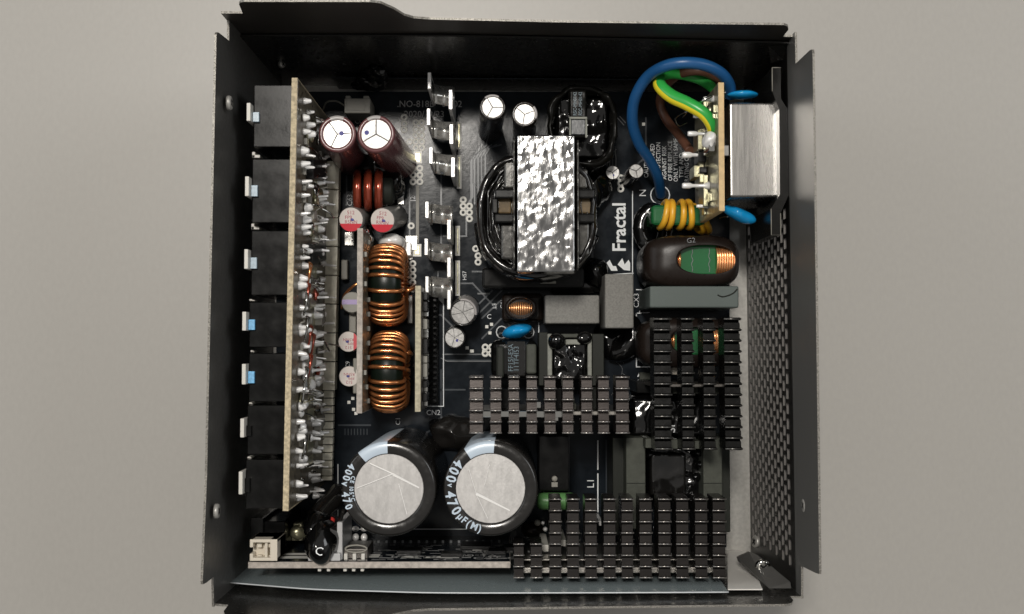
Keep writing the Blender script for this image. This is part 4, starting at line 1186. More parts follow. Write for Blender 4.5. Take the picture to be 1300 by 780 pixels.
mb = MB(); mb.blob(P(950, 250, 34), 6, 1.0, 3, 0.1); mb.build('disc_capacitor', M_disc, PSU, 'blue disc capacitor edge peeking from under the metal mains socket')
mb = MB(); c = P(706, 636, 30)
mb.lathe([(1.5, 0), (2.3, 0.5), (2.6, 1.6), (2.6, 10), (2.3, 11), (1.5, 11.5)], P(682, 636, 30), axis=(1, -0.02, 0.0), seg=20); mb.build('fuse', M_greens, PSU, 'green sleeved cylinder lying beside the right silver topped capacitor')

# ------------------------------------------------------------------ heat sinks
def heatsink(cols, rows_, zt, m_, label, depth=10, webs=(), tooth=0.55, lean=None, web_m=None, ext=1.0, skewx=0.0, valley=1.6):
    """cols: list of (px0, px1, first_row); rows_: list of ridge picture rows"""
    q0 = rect(cols[-1][0], rows_[0], cols[-1][1], rows_[-1], zt)
    X0 = P(cols[0][0], rows_[-1], zt).x; X1 = P(cols[-1][1], rows_[-1], zt).x
    mb = MB()
    wr = webs[0]
    ya = P(650, wr[0], zt-4).y; yb = P(650, wr[1], zt-4).y
    mb.box(X0+0.3, X1-0.3, yb, ya, ZB, zt-wr[2], 0.2)
    root = mb.build('heat_sink', web_m or M_web, PSU, label)
    for wr in webs[1:]:
        ya = P(650, wr[0], zt-4).y; yb = P(650, wr[1], zt-4).y
        mb = MB(); mb.box(X0+0.3+wr[3], X1-0.3, yb, ya, zt-wr[2]-8, zt-wr[2], 0.2); mb.build('web', web_m or M_web, root)
    for ci, (c0, c1, fr) in enumerate(cols):
        mb = MB()
        rws = rows_[fr:]
        mid = (rws[0]+rws[-1])/2
        sk = skewx
        pts = [P((c0+c1)/2, r_, zt) for r_ in rws]
        w = (c1-c0)*mm(zt)
        xm = pts[0].x; dx = (pts[-1].x-pts[0].x)
        # spine + ribs as one extruded comb profile
        yy = [p.y for p in pts]; prof = []
        top = zt
        prof.append((yy[0]+tooth*0.6, top-depth)); 
        for i, y in enumerate(yy):
            prof += [(y+tooth*0.5, top-valley*0.55), (y+tooth*0.45, top-0.15), (y+tooth*0.2, top), (y-tooth*0.3, top-0.02), (y-tooth*0.5, top-0.25), (y-tooth*0.55, top-valley*1.2)]
            if i < len(yy)-1:
                y2 = yy[i+1]; prof += [(y-tooth*0.5-0.45, top-valley*1.15), (y-tooth*0.5-0.65, top-valley*0.62)]
        prof.append((yy[-1]-tooth*0.6, top-depth))
        x0_ = xm-w/2
        jit = random.uniform(-.1, .1)
        mb.prism([V((x0_+jit, y, z)) for y, z in prof], (w, 0, 0))
        # rounded rib tips standing a little proud at both sides
        for y in yy:
            mb.tube([V((x0_-0.22+jit, y-tooth*0.05, top-0.22)), V((x0_+w+0.22+jit, y-tooth*0.05, top-0.22))], 0.25, seg=8, sub=1, mi=1)
        if skewx:
            for v in mb.v: v.x += skewx*(yy[0]-v.y)
        mb.build('fin', [m_, M_tipb if m_ is M_finb else M_tip], root)
    return root
g = lambda *a: [tuple(x) for x in a]
heatsink([(596.2, 612.6, 0), (622.4, 635.7, 0), (645.6, 658.5, 0), (669, 681.7, 0), (692, 705.7, 0), (715, 728.2, 0), (738, 751.4, 0), (760, 773.4, 0), (782.7, 798.7, 0)],
         [479, 493.3, 507.4, 521.4, 535.7, 549.8], 52, M_fin_lit, 'brown grey finned heat sink in the middle of the board', webs=[(523, 528, 6)], web_m=M_webp)
heatsink([(831, 852, 0), (866, 880.5, 0), (893.5, 908, 0), (920, 940, 0)],
         [405+13.75*k for k in range(13)], 56, M_finb, 'black finned heat sink at the right beside the vent', webs=[(488, 492, 5)], web_m=M_web, skewx=0.006, tooth=0.8, valley=2.2)
heatsink([(653, 665, 4), (674, 688, 4), (697.5, 712, 0), (720.5, 735, 0), (743.5, 758, 0), (767, 781.5, 0), (790, 804, 0), (813, 828, 0), (836.5, 851.5, 0), (859.5, 874.5, 0), (883, 898, 0), (906, 921.5, 0)],
         [634, 648.3, 662.5, 676.8, 691, 705.2, 719.4, 733.6], 55, M_fin, 'dark brown finned heat sink along the bottom wall', webs=[(722, 729, 5), (712, 714, 6, 0)], web_m=M_webp)
# lugs seen between the right sink's fins
for (x, y0, y1, w) in ((857, 488, 500, 6), (883, 488, 500, 6), (910, 488, 500, 6), (856, 558, 570, 9), (886, 560, 570, 8), (824, 557, 569, 9)):
    q = rect(x-w/2, y0, x+w/2, y1, 44); mb = MB(); mb.box(q[0], q[1], q[2], q[3], 30, 44, 0.15); mb.build('heat_sink_lug', M_ferr, PSU, 'grey lug between the fins of the right heat sink')

# ------------------------------------------------------------------ ferrite transformers and PFC choke
def wound(pxs, pys, ztape, m1, bars, label, name, seed=1, amp=0.7, fr=0.35):
    """bars: list of (px0,py0,px1,py1,zt,mat)"""
    q = rect(pxs[0], pys[0], pxs[1], pys[1], ztape)
    mb = crumpled(q[0], q[1], q[2], q[3], ZB+0.5, ztape, amp, fr, nx=20, ny=20, nz=10, seed=seed, round_=3.0)
    o = mb.build(name, m1, PSU, label)
    for b_ in bars:
        q = rect(*b_[:4], b_[4]); mb = MB(); mb.box(q[0], q[1], q[2], q[3], ZB+0.2, b_[4], 0.25); mb.build('ferrite_core', b_[5], o)
    return o
o = wound((701, 746), (428, 486), 27, M_goo, [(684, 422, 695.5, 490, 24, M_ferrd), (695, 424, 701, 490, 27, M_ferrl), (746, 424, 751.5, 486, 27, M_ferrl), (751.5, 424, 767, 490, 24, M_ferrd), (701, 424, 746, 429, 26, M_ferr)],
          'transformer coated in shiny black glue between two pale ferrite bars', 'transformer', seed=2, amp=1.0)
mb = MB(); mb.blob(P(707, 433, 29), 2.6, 2.6, 2.2, 0.2, seed=3); mb.blob(P(741, 430, 28), 2.2, 2.0, 2.0, 0.3, seed=6); mb.build('glue_blob', M_goo, o)
q = rect(718, 431, 737, 438, 28.5); mb = MB(); mb.box(q[0], q[1], q[2], q[3], 27, 28.6, 0.3); mb.build('bobbin_tab', M_ferrl, o)
# small lettered transformer
q = rect(623, 431, 683, 482, 26)
mb = MB(); mb.box(q[0], q[1], q[2], q[3], ZB, 25.0, 2.6, seg=4)
o = mb.build('transformer', M_goo, PSU, 'small black square transformer with blue grey lettering, left of the glue coated one')
q = rect(644, 433, 667, 478, 27); mb = MB(); mb.box(q[0], q[1], q[2], q[3], 24, 27, 0.3); mb.build('core', M_tape, o)
q = rect(668, 437, 681, 475, 26.5); mb = MB(); mb.box(q[0], q[1], q[2], q[3], 22, 26.5, 0.6); mb.build('core_cover', M_ferr, o)
q = rect(630, 440, 640, 480, 26.5); mb = MB(); mb.box(q[0], q[1], q[2], q[3], 22, 26.0, 0.6); mb.build('core_cover', M_ferrd, o)
mb = MB()
for k in range(2): mb.text(('FF15I-ESA', '11TF4I53')[k], 1.55, P(651.5+k*7, 472, 27.1), (0, 1, 0), (-1, 0, 0), sx=0.92)
mb.build('printed_code', M_label, o)
mb = MB(); mb.blob(P(627, 458, 20), 0.9, 3.2, 4, 0.1); mb.build('winding', M_tan, o)
# PFC choke, below the right heat sink
o = wound((820, 895), (566, 634), 30, M_goo, [(795, 556, 819.5, 672, 38, M_ferr), (893, 556, 917, 672, 38, M_ferr), (778, 556, 795, 680, 30, M_ferrd), (915, 556, 927, 676, 28, M_ferrd)],
          'big dark choke with grey green ferrite sides and shiny black winding', 'choke', seed=5, amp=0.9)
q = rect(825, 575, 872, 630, 34); crumpled(q[0], q[1], q[2], q[3], 20, 34, 0.35, 0.3, nx=16, ny=16, nz=4, seed=12, round_=1).build('winding_tape', M_tape, o)
mb = MB()
for (x, y) in ((824, 577), (886, 575), (889, 590), (884, 605), (880, 630), (838, 632), (860, 634)): mb.blob(P(x, y, 33), 1.4, 1.1, 1.6, 0.4, seed=x)
mb.build('glue_blob', M_goo, o)
# seams on ferrite
mb = MB()
for (x0, x1) in ((795, 819.5), (893, 917)):
    q = rect(x0, 613.2, x1, 614.4, 38); mb.box(q[0], q[1], q[2], q[3], 37.6, 38.08)
mb.build('core_seam', M_ferrd, o)
# glossy black component between middle and right sinks
q = rect(800, 503, 900, 556, 32)
mb = crumpled(q[0], q[1], q[2], q[3], ZB, 32, 0.9, 0.22, nx=24, ny=14, nz=8, seed=9, round_=3)
o = mb.build('rectifier', M_goo, PSU, 'glossy black block under the right heat sink')
mb = MB(); mb.text('SI', 2.6, P(857, 550, 33.2), (0, 1, 0), (-1, 0, 0)); mb.build('printed_code', M_silk, o)
q = rect(810, 484, 940, 500, 34); mb = MB(); mb.box(q[0], q[1], q[2], q[3], ZB, 30, 0.4); mb.build('clamp_bar', M_plast, PSU, 'black clamp bar crossing under the right heat sink')
q = rect(812, 473, 828, 487, 12); mb = MB(); mb.box(q[0], q[1], q[2], q[3], ZB, 12, 0.3); mb.build('chip', M_ferr, PSU, 'small square grey chip above the clamp bar')
q = rect(854, 466, 862, 476, 26); mb = MB(); mb.box(q[0], q[1], q[2], q[3], ZB, 26, 0.3); mb.build('relay', M_cream, PSU, 'cream block glimpsed between the right fins')
# black glue coated disc right of the tall grey box
mb = MB(); c = P(786, 432, 12); pl = []
for k in range(14):
    q = R_(-100+k*11); pl.append(c+V((6.2*math.cos(q)-2, 6.6*math.sin(q)+2.5, 1.5)))
mb.tube(pl, lambda t: 2.2+1.4*math.sin(PI*t), seg=14, sub=2); mb.blob(P(776, 432, 12), 6, 6, 3.6, 0.15, zmin=ZB, seed=8)
mb.build('thermistor', M_goo, PSU, 'glossy black disc thermistor below the tall grey box', wobble=0.2)
for (x, y, z, a_, b2, c2, lab) in ((730, 362, 14, 9, 3, 3, 'black glue strip along the base of the foil transformer'), (755, 348, 16, 4, 5, 5, 'black glue lump beside the foil transformer base'),
                              (575, 548, 12, 7.5, 5.5, 4.5, 'dull black rubber lump above the right silver topped capacitor'), (755, 232, 14, 5, 9, 8, 'black glue fillet at the upper right of the foil transformer'),
                              (810, 545, 20, 5, 7, 6, 'glossy black glue left of the rectifier')):
    mb = MB(); mb.blob(P(x, y, z), a_, b2, c2, 0.3, 0.25, zmin=ZB, seed=x*0.1, seg=28, ring=18); mb.build('glue_blob', M_goo if x != 575 else M_sleeve, PSU, lab)
# black flat plate and things between the sinks
q = rect(684, 554, 722, 623, 34); mb = MB(); mb.box(q[0], q[1], q[2], q[3], 14, 34, 0.3)
o = mb.build('power_transistor', M_plast, PSU, 'black flat plate with a small rivet right of the big capacitors')
mb = MB(); c = P(704, 608, 34.1); mb.lathe([(0.9, 0), (0.8, 0.3), (0.3, 0.4)], c, axis=(0, 0, 1), seg=14); mb.box(c.x-0.9, c.x+0.9, c.y-2.4, c.y-1.0, 34, 34.4, 0.1); mb.build('rivet', M_greyc, o)
mb = MB(); mb.blob(P(676, 672, 18), 3.5, 2.6, 4, 0.2); mb.build('glue_blob', M_shrink, PSU, 'dull lump right below the big capacitor')
# things peeking between bottom fins
for (x, y0, y1, w, z, m_, nm, lab) in ((729, 662, 668, 5, 36, M_white, 'lead', 'pale lead peeking between bottom fins on the left'), (763, 662, 668, 5, 36, M_solder, 'lead', 'pale lead peeking between bottom fins on the right'), (715, 686, 694, 8, 40, M_white, 'insulator', 'white insulator between the bottom fins'),
                                  (692, 692, 701, 9, 40, M_white, 'insulator', 'white insulator left between the short bottom fins'), (704, 690, 722, 7, 38, M_tin, 'clip', 'shiny clip between the short bottom fins')):
    q = rect(x-w/2, y0, x+w/2, y1, z); mb = MB(); mb.box(q[0], q[1], q[2], q[3], 20, z, 0.2); mb.build(nm, m_, PSU, lab)
for (x, y, r_) in ((682, 664, 4), (692, 672, 3), (689, 664, 2.4)):
    mb = MB(); mb.blob(P(x, y, 24), r_*mm(24), r_*mm(24), r_*mm(24), 0.1); mb.build('solder_blob', M_solder if x > 684 else M_greyc, pcb)
# transistors clamped on the middle sink
for k, (x, m_) in enumerate(((640, M_plast), (712, M_plast), (760, M_ferrd))):
    q = rect(x-12, 494, x+12, 521, 40); mb = MB(); mb.box(q[0], q[1], q[2], q[3], 22, 38, 0.4); mb.build('power_transistor', m_, PSU, ('black transistor clamped to the left of the middle heat sink', 'black transistor clamped to the centre of the middle heat sink', 'dark transistor clamped to the right of the middle heat sink')[k])
q = rect(600, 522, 720, 528, 46)
mb = MB(); mb.box(q[0], q[1], q[2]-0.4, q[3], 42, 47.2, 0.2); mb.build('clamp_strip', M_tin, PSU, 'shiny clamp strip across the middle heat sink')
for k, (x, y) in enumerate(((725, 508), (705, 530), (727, 516), (683, 514), (743, 520), (690, 526))):
    mb = MB(); q = rect(x-4, y-4, x+4, y+4, 42); mb.box(q[0], q[1], q[2], q[3], 30, 44, 0.2); mb.build('clamp_piece', M_tin if k % 2 else M_ferr, PSU, 'small clamp piece between the fins of the middle heat sink')

# ------------------------------------------------------------------ bus bar clips in the middle
def clip(pl, py, pr, pyr, y0, y1, zt, label):
    """left lug, sagging plate, right lug. pl/pr: picture x of the lugs, py/pyr: their top rows"""
    def PZ(x, y, z): return P(x, y, z)
    yc0, yc1 = y0, y1
    a0 = PZ(pl, py, zt); a1 = PZ(pl, py+21, zt)
    b0 = PZ(pr, pyr, zt); b1 = PZ(pr, pyr+25, zt)
    zp = zt-8
    m0 = PZ(pl+6, y0, zp); m1 = PZ(pl+6, y1, zp); n0 = PZ(pr+5, y0+3, zp); n1 = PZ(pr+5, y1+3, zp)
    mb = MB(); t = 0.7
    vs_ = []; ns = 12
    for i_ in range(ns+1):
        q_ = i_/ns; dz = -0.9*math.sin(PI*q_)+0.25*math.sin(3*PI*q_)
        for (e0, e1) in ((m0, n0), (m1, n1)):
            p_ = e0.lerp(e1, q_)+V((0, 0, dz)); vs_ += [p_, p_+V((0, 0, t))]
    fs_ = []
    for i_ in range(ns):
        a_ = i_*4; b2_ = a_+4
        fs_ += [(a_+1, a_+3, b2_+3, b2_+1), (a_, b2_, b2_+2, a_+2), (a_, a_+1, b2_+1, b2_), (a_+2, b2_+2, b2_+3, a_+3)]
    fs_ += [(0, 2, 3, 1), (ns*4, ns*4+1, ns*4+3, ns*4+2)]
    mb.add(vs_, fs_, 0, False)
    for i_ in range(ns): mb.sm[i_*4] = True
    o = mb.build('bus_clip', M_plate, PSU, label)
    mb = MB()
    mb.box(a0.x-0.5, a0.x+0.5, a1.y, a0.y, ZB, zt, 0.15); mb.build('lug', M_solder, o)
    mb = MB(); mb.box(b0.x-0.55, b0.x+0.55, b1.y, b0.y, ZB, zt, 0.15); mb.build('lug', M_solder, o)
    mb = MB(); mb.prism([m0, V((a0.x+0.4, a0.y-1, zt-3)), V((a0.x+0.4, a1.y-0.3, zt-3)), m1], (0, 0, t*0.9)); mb.build('arm', M_tin, o)
    return o
cl = [(545, 92, 572, 114, 108, 132, 34), (544, 138, 573, 158, 153, 176, 32), (547, 187, 575, 200, 195, 221, 30),
      (542, 256, 570, 279, 259, 283, 30), (541, 303, 570, 327, 308, 331, 28), (542, 351, 570, 368, 351, 377, 26)]
names_ = ['first', 'second', 'third', 'fourth', 'fifth', 'sixth']
for i, (pl, py, pr, pyr, y0, y1, zt) in enumerate(cl):
    if pyr == 0: pyr = 202
    clip(pl, py, pr, pyr, y0, y1, zt, 'shiny folded tin bus clip, %s from the top of its column' % names_[i])
mb = MB(); mb.tube([P(470, 100, 20)]*1+[P(472, 99, 20)], 0.1, sub=1) if False else None

# ------------------------------------------------------------------ white connector near top left
q = rect(437, 125, 470, 144, 22); mb = MB(); mb.box(q[0], q[1], q[2], q[3], ZB, 22, 0.3)
mb.box(q[0]+0.3, q[0]+1.8, q[3]-0.3, q[3]+0.9, ZB, 21.5, 0.15); mb.box(q[1]-2.2, q[1]-0.5, q[3]-0.3, q[3]+0.9, ZB, 21.5, 0.15)
o = mb.build('fan_connector', M_greyc, PSU, 'dull grey white plug connector near the top wall, above the brown capacitors')
mb = MB(); mb.box(q[0]+0.8, q[1]-1.6, q[2]+0.9, q[3]-0.9, 21.9, 22.25, 0.1); mb.build('connector_face', M_greyc, o)
mb = MB(); mb.tube([P(438, 135, 18), P(428, 129, 18), P(415, 130, 16), P(410, 140, 12)], 0.3, seg=6); mb.build('lead', M_greyc, o)

# ------------------------------------------------------------------ mains inlet, its board and wires
q = rect(926, 130, 990, 251, 52)
mb = MB(); mb.box(q[0], q[1], q[2], q[3], 26, 52, 0.7, seg=3)
inl = mb.build('mains_socket', M_steel, PSU, 'brushed steel mains socket housing with black frame at the right')
qq = rect(912, 184, 926, 198, 52); mb = MB(); mb.box(q[0]-2.2, q[0]+0.02, qq[2], qq[3], 40, 51.7, 0.2); mb.build('tab', M_steel, inl)
# frame behind: black flange with ears
def fr(px, py, z): return P(px, py, z)
mb = MB()
xa = P(981, 190, 56).x; xb = P(1006, 190, 56).x; MF = mat('textured_black', (0.011, 0.0107, 0.010), 0.22, bump=0.5, bscale=120, spec=0.12, bdist=0.3)
yt0 = P(990, 84, 58).y; yb0 = P(985, 303, 46).y; yt1 = P(990, 128, 58).y; yb1 = P(990, 255, 58).y
# ears: thin upright plates, the waist steps outwards behind the housing
prof = [(xa, yt0), (xa+2.4, yt0), (xa+2.4, yt1-(-1)), (xb-0.6, yt1-3), (xb-0.6, yb1+3), (xa+2.0, yb0+6), (xa+2.0, yb0), (xa-0.6, yb0), (xa-0.6, yb1-2), (xa+1.9, yb1+2), (xa+1.9, yt1-2), (xa, yt1+3)]
mb.prism([V((x, y, 30)) for x, y in prof], (0, 0, 26), 0)
mb.build('socket_frame', MF, inl)
rimp = MB(); rimp.tube([V((x, y, 56.1)) for x, y in [prof[0], prof[1]]], 0.14, seg=5, sub=1)
rimp.tube([V((x, y, 56.1)) for x, y in [prof[0], prof[11]]], 0.16, seg=5, sub=1)
rimp.tube([V((x, y, 56.1)) for x, y in [prof[5], prof[6], prof[7], prof[8]]], 0.14, seg=5, sub=1)
rimp.build('frame_rim', M_greyc, inl)
screw(975, 282, 34, (-1, 0, 0.3), 1.3, parent=inl)
# its board
a0 = P(915.5, 105, 60); a1 = P(915.5, 268, 60); th2 = 7*mm(60)
mb = MB(); mb.prism([V((a0.x-th2/2, a0.y, 22)), V((a0.x-th2/2, a1.y, 22)), V((a0.x-th2/2, a1.y, 60)), V((a0.x-th2/2, a0.y, 60))], (th2, 0, 0))
ib = mb.build('inlet_board', mat('board_edge_warm', (0.60, 0.43, 0.22), 0.65, bump=0.5, var=0.1, vscale=70), PSU, 'upright filter board with warm tan edge joined to the mains socket')
xf = a0.x-th2/2
mb = MB(); mb.box(xf-0.15, xf-0.02, a1.y+0.2, a0.y-0.2, 22, 59.7); mb.build('solder_side', mat('olive_mask', (0.16, 0.145, 0.10), 0.3, bump=0.6, var=0.5, vscale=50), ib)
mb = MB()
for k in range(26):
    y = random.uniform(a1.y+1, a0.y-1); z = random.uniform(28, 56); mb.box(xf-0.9, xf-0.1, y-1.1, y+1.1, z-1.6, z+1.6, 0.15)
mb.build('copper_land', M_gold, ib)
for (x0, y, x1_, z, r_) in ((873, 170, 892, 48, 0.75), (866, 197, 892, 44, 0.9), (866, 236, 900, 46, 0.85), (893, 126, 906, 54, 0.7), (880, 148, 892, 50, 0.5), (884, 262, 904, 44, 0.5)):
    p0 = P(x0, y, z); mb = MB(); mb.lathe([(r_*0.8, 0), (r_, 0.5), (r_, 2.2), (r_*0.6, 3.0), (r_*0.6, xf-p0.x-2.0), (r_*1.5, xf-p0.x-0.2)], p0, axis=(1, 0, 0), seg=12); mb.build('solder_joint', M_solder, ib)
mb = MB(); mb.blob(P(901, 180, 56), 2.0, 2.6, 3.0, 0.35, 0.5, seed=3); mb.build('solder_blob', M_solder, ib)
mb = MB(); mb.box(P(899, 184, 57).x, P(907, 184, 57).x, P(900, 193, 57).y, P(900, 180, 57).y, 50, 58, 0.2); mb.build('terminal', M_tin, ib)
mb = MB()
for (x, y0, y1, z) in ((889, 165, 190, 48), (891, 205, 232, 44), (884, 210, 225, 42), (896, 222, 262, 46)):
    mb.box(P(x, y0, z).x-0.7, P(x, y0, z).x+0.7, P(x, y1, z).y, P(x, y0, z).y, z-8, z, 0.2)
mb.build('fuse_clip', M_gold, ib)
for (x, y0, y1, z, m_) in ((892, 190, 206, 46, M_chip), (893, 212, 220, 45, M_chip)):
    mb = MB(); q = rect(x-5, y0, x+5, y1, z); mb.box(q[0], q[1], q[2], q[3], z-8, z, 0.3); mb.build('chip', m_, ib)
mb = MB(); mb.tube([P(866, 150, 46), P(872, 142, 50), P(858, 150, 46), P(862, 160, 44), P(872, 156, 42)], 0.18, seg=5); mb.tube([P(884, 135, 52), P(892, 128, 56), P(904, 122, 56)], 0.4, seg=6)
mb.build('wire_end', M_tin, ib)

def wire(pts, r, m_, label, name='wire', sub=8, mats=None):
    mb = MB(); mb.tube([P(*q) for q in pts], r, seg=14, sub=sub)
    if mats:
        # lengthwise second colour on one side
        seg = 14
        for i in range(len(mb.f)):
            k = i % seg
            if i < len(mb.f)-2 and k in mats[1]: mb.mi[i] = 1
        return mb.build(name, [m_, mats[0]], PSU, label)
    return mb.build(name, m_, PSU, label)
wire([(927, 122, 46), (926, 108, 50), (915, 93, 54), (895, 83, 57), (870, 80, 58), (845, 84, 56), (822, 98, 50), (806, 125, 44), (803, 155, 38), (811, 182, 32), (825, 204, 26), (835, 225, 20), (839, 248, 11)], 1.62, M_blue,
     'thick blue wire looping from the mains socket down to the board')
wire([(905, 170, 52), (903, 158, 54), (893, 144, 55), (873, 132, 54), (852, 122, 52), (838, 109, 50), (838, 98, 47), (850, 94, 44), (870, 96, 42), (890, 102, 42), (905, 112, 44), (912, 120, 46)], lambda t: 1.45+0.45*math.sin(PI*min(1, t*1.5)), M_grn,
     'green wire with yellow stripe curling above the filter board', mats=(M_ylw, None) if False else (M_ylw, ()))
# yellow stripe laid along the camera-left/lower side of the green wire
mb = MB()
ce = spline([P(*q) for q in [(905, 170, 52), (903, 158, 54), (893, 144, 55), (873, 132, 54), (852, 122, 52), (838, 109, 50), (838, 98, 47)]], 8)
vs = []; n_ = 6
for i, p in enumerate(ce):
    t = (ce[min(i+1, len(ce)-1)]-ce[max(i-1, 0)]).normalized(); up = V((0, 0, 1)); sd = t.cross(up).normalized(); up = sd.cross(t)
    for k in range(n_+1):
        a_ = R_(-215+ 75*k/n_) if i else R_(-215+75*k/n_)
        a_ = R_(122+66*k/n_); rr_ = 1.5+0.45*math.sin(PI*min(1, i/(len(ce)-1)*0.55*1.5))
        vs.append(p+(sd*-math.cos(a_)*-1+up*math.sin(a_))*rr_)
fs = [(i*(n_+1)+k, i*(n_+1)+k+1, (i+1)*(n_+1)+k+1, (i+1)*(n_+1)+k) for i in range(len(ce)-1) for k in range(n_)]
mb.add(vs, fs, 0, True)
gw = bpy.data.objects['wire.001']
mb.build('stripe', M_ylw, gw)
wire([(925, 112, 40), (905, 96, 44), (885, 90, 46), (862, 95, 42), (845, 110, 34), (838, 130, 28), (846, 152, 28), (862, 172, 32), (876, 192, 40)], 1.35, M_brn,
     'dull brown wire passing behind the green one')
mb = MB(); c = B2(838, 248, 3); mb.tube([c+V((3.0*math.cos(q), 3.0*math.sin(q), 0.1)) for q in [2*PI*i/16 for i in range(16)]], 0.22, seg=5, closed=True, sub=1); mb.build('solder_ring', M_silk, pcb)

# ------------------------------------------------------------------ bottom upright board and its parts
ZQ = 52
q = rect(315, 713.5, 648, 721.5, ZQ)
mb = MB(); mb.box(q[0], q[1], q[2], q[3], 6, ZQ, 0.05)
lb = mb.build('control_board', [M_fr4g], PSU, 'long upright control board with speckled edge near the bottom wall')
yf = q[3]
mb = MB(); mb.box(q[0]+0.2, q[1]-0.2, yf+0.02, yf+0.15, 6, ZQ-0.3); mb.build('solder_side', M_pcb, lb)
# print on its face
mb = MB()
def LF(x, z): return V((x, yf+0.2, z))
for k in range(70):
    x = random.uniform(q[0]+32, q[1]-3); z = random.uniform(26, 50); w_ = random.uniform(0.8, 4); h_ = random.uniform(0.5, 1.1)
    mb.add([LF(x, z), LF(x+w_, z), LF(x+w_, z+h_), LF(x, z+h_)], [(0, 1, 2, 3)])
for (xx, tt_, z) in ((496, 'RC818', 44), (560, '2020-11', 42), (590, 'R88 R91 R90', 36), (600, 'C51 C52', 46), (520, 'U5', 33)):
    mb.text(tt_, 3.4, LF(P(xx, 700, z).x, z), (1, 0, 0), (0, 0, 1))
mb.build('silkscreen_print', mat('board_print', (0.5, 0.5, 0.49), 0.5), lb)
mb = MB()
for (xx, zc, w_, h_) in ((345, 46, 11, 4), (352, 41, 9, 3), (538, 46, 10, 3), (510, 46, 5, 3), (455, 44, 6, 5), (600, 34, 12, 4)):
    x = P(xx, 700, zc).x; mb.add([LF(x, zc-h_/2), LF(x+w_, zc-h_/2), LF(x+w_, zc+h_/2), LF(x, zc+h_/2)], [(0, 1, 2, 3)])
mb.build('bare_copper', M_pad, lb)
chipm = MB()
for (xx, zc, w_, h_) in ((505, 38, 7, 7), (560, 44, 6, 5), (585, 30, 9, 9), (620, 40, 5, 5), (640, 33, 4, 6)):
    x = P(xx, 700, zc).x; chipm.box(x, x+w_, yf+0.15, yf+1.2, zc-h_/2, zc+h_/2, 0.15)
chipm.build('chip', M_chip, lb)
pn = None
for px in (405, 416.5, 437.5, 448.5, 459.5):
    c = P(px, 724.5, ZQ-1); mb = MB(); mb.box(c.x-0.45, c.x+0.45, q[2]-1.2, q[2], ZQ-4, ZQ-1.6, 0.1); mb.build('pin', M_white, lb)
pn = None
for k in range(20):
    px = 440+10.2*k; c = P(px, 682, 22)
    if pn is None: mb = MB(); mb.box(c.x-0.35, c.x+0.35, yf+0.1, yf+0.9, 22, 22.6, 0.1); pn = mb.build('pin', M_silkg, lb)
    else: copy_piece(pn, V((c.x, ORG[pn.name].y, 22)))
# white connector
w0 = rect(317, 685, 352, 712.5, 54)
mb = MB()
X0, X1, Y0, Y1 = w0
t = 0.9; z0, z1 = 42, 54
mb.box(X0, X1, Y0, Y1, z0, z1-4, 0.2); mb.box(X0, X1, Y0, Y0+t, z0, z1, 0.15); mb.box(X0, X1, Y1-t, Y1, z0, z1, 0.15); mb.box(X1-2.0, X1, Y0, Y1, z0, z1+0.02, 0.15)
mb.box(X0, X0+t, Y0, Y0+2.0, z0, z1+0.01, 0.15); mb.box(X0, X0+t, Y1-2.2, Y1, z0, z1+0.01, 0.15); mb.box(X0+3.9, X0+4.7, Y0+0.5, Y1-0.5, z0, z1-1.0, 0.15)
o = mb.build('fan_connector', M_cream, PSU, 'cream four pin connector at the lower left corner of the case')
for px in (331, 343):
    for py in (691, 707):
        c = P(px, py, 50); mb = MB(); mb.box(c.x-0.7, c.x+0.7, c.y-0.7, c.y+0.7, 49, 51.8, 0.2); mb.build('pin', M_cream, o)
# black sleeved thermal part with lettered dome, red led, white holder
mb = MB(); mb.blob(P(409, 688, 48), 4.9, 6.6, 9, 0.15, 0.2, seed=11, seg=30, ring=18); mb.blob(P(405, 668, 44), 4.2, 4.5, 9, 0.2, 0.2, seed=3)
o = mb.build('varistor', M_goo, PSU, 'lumpy glossy black coated part by the lower left end of the socket board')
mb = MB(); mb.text('C', 2.3, P(399, 704, 57.5), (1, -0.2, 0), (0.2, 1, 0)); mb.build('printed_code', M_silk, o)
for pts in ([(398, 655, 40), (408, 643, 36), (420, 632, 30), (428, 622, 24)], [(407, 660, 44), (416, 648, 38), (430, 635, 30)], [(424, 684, 40), (430, 668, 46), (436, 648, 50)]):
    mb = MB(); mb.tube([P(*a_) for a_ in pts], 2.0 if pts[0][0] != 424 else 0.5, seg=12); mb.build('lead', M_sleeve, o)
mb = MB(); c = P(420, 662, 44); mb.lathe([(1.1, -3), (1.1, -0.2), (0.8, 0.5), (0.3, 0.8)], c, axis=(0, 0, 1), seg=16)
o = mb.build('indicator_light', M_led, PSU, 'tiny red light beside the glossy black coated part')
mb = MB(); mb.prism([P(415, 668, 42), P(420, 674, 42), P(426, 666, 42)], (0, 0, 1)); mb.build('base', M_white, o)
q = rect(391, 703, 400, 712.5, 52); mb = MB(); mb.box(q[0], q[1], q[2], q[3], 40, 52, 0.2); q = rect(419, 703, 432, 712.5, 52); mb.box(q[0], q[1], q[2], q[3], 40, 52, 0.2)
q = rect(427, 664, 434, 712, 51); mb.box(q[0], q[1], q[2], q[3], 30, 50, 0.2)
mb.build('holder', mat('milky_plastic', (0.5, 0.5, 0.5), 0.35), PSU, 'milky white plastic holder round the glossy black coated part')
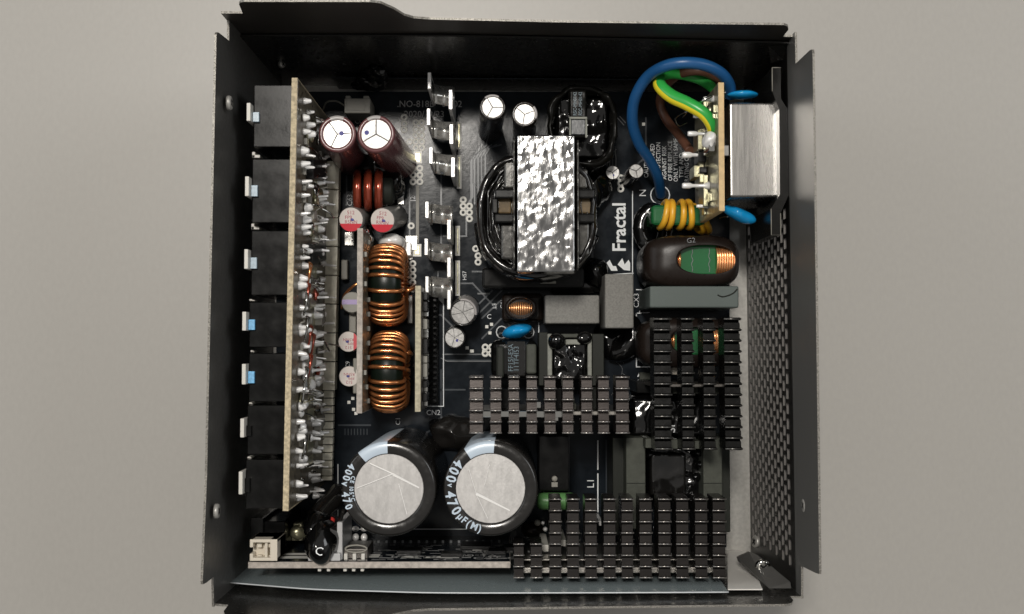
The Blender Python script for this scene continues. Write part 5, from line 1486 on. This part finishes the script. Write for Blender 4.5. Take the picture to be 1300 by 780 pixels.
# grey slotted part with three white pins
q = rect(436, 697, 467, 710, 48); mb = MB(); mb.box(q[0], q[1], q[2], q[3], 34, 48, 0.3)
o = mb.build('transistor', M_web, PSU, 'grey metal tab part with three white pins at the bottom board')
for px in (439, 450, 461):
    c = P(px, 707, 49); mb = MB(); mb.box(c.x-0.5, c.x+0.5, c.y-0.9, c.y+0.9, 40, 49.4, 0.15); mb.build('pin', M_white, o)
    c = P(px, 684, 32); mb = MB(); mb.blob((c.x, c.y, 30), 1.0, 1.2, 1.2, 0.2); mb.build('solder_joint', M_solder, o)
    c = P(px, 673, 22); mb = MB(); mb.blob((c.x, c.y, 20), 1.1, 0.9, 1.1, 0.2); mb.build('solder_joint', M_solder, o)
mb = MB(); c = P(452, 697, 48.3); mb.tube([c+V((3.0*math.cos(a_), 1.0*math.sin(a_), 0)) for a_ in [2*PI*i/12 for i in range(12)]], 0.3, seg=6, closed=True, sub=2); mb.build('slot_rim', M_greyc, o)
# dark socket block and metal clip left of it
q = rect(318, 658, 334, 683, 40); mb = MB(); mb.box(q[0], q[1], q[2], q[3], 12, 40, 0.3)
q = rect(334, 662, 362, 696, 38); mb.box(q[0], q[1], q[2], q[3], 12, 38, 0.3)
mb.build('socket', M_plast, PSU, 'dark plastic socket above the cream connector')
mb = MB(); mb.blob(P(378, 676, 30), 2.6, 2.3, 2, 0.3, seed=2); q = rect(370, 680, 385, 687, 28); mb.box(q[0], q[1], q[2], q[3], 24, 28, 0.2); q = rect(372, 664, 384, 670, 30); mb.box(q[0], q[1], q[2], q[3], 24, 30, 0.3)
mb.build('metal_clip', M_gold, PSU, 'brassy folded clip between the dark socket and the glossy black coated part')

# small odds and ends on the main board
for (x0, y0, x1, y1, z, m_, nm, lab) in ((433, 330, 441, 355, 14, M_greyc, 'chip', 'narrow grey chip left of the upper copper coil'), (443, 392, 452, 428, 16, M_greyc, 'chip', 'grey upright chip behind the grey edged board'),
                                   (517, 375, 524, 411, 14, M_canside, 'capacitor', 'grey can half hidden behind the upper copper coil'), (448, 455, 453, 500, 22, M_greyc, 'chip', 'long thin grey chip by the lower white topped capacitor'),
                                   (497, 233, 512, 252, 13, M_solder, 'terminal', 'bright solder terminal right of the dark red coil'), (512, 308, 522, 325, 14, M_solder, 'terminal', 'bright solder terminal above the upper copper coil')):
    q = rect(x0, y0, x1, y1, z); mb = MB(); mb.box(q[0], q[1], q[2], q[3], ZB, z, 0.3); mb.build(nm, m_, PSU, lab)
mb = MB(); mb.blob(P(498, 308, 18), 4.2, 2.8, 5, 0.2, zmin=ZB, seed=3); mb.build('solder_blob', M_solder, pcb)
mb = MB(); mb.blob(P(466, 300, 24), 1.8, 3.2, 5, 0.35, 0.5, zmin=ZB, seed=6); mb.build('solder_blob', M_tin, pcb)
# small white dust fibres on the board
mb = MB()
for pl in ([(780, 458, ), (786, 463), (790, 468), (789, 476)], [(786, 452), (792, 462)], [(776, 502), (782, 494)], [(790, 474), (797, 479)]):
    mb.tube([B2(x, y, 12) for x, y in pl], 0.07, seg=4)
mb.build('dust_fibre', M_silkg, pcb)
print('objects', len(bpy.data.objects))
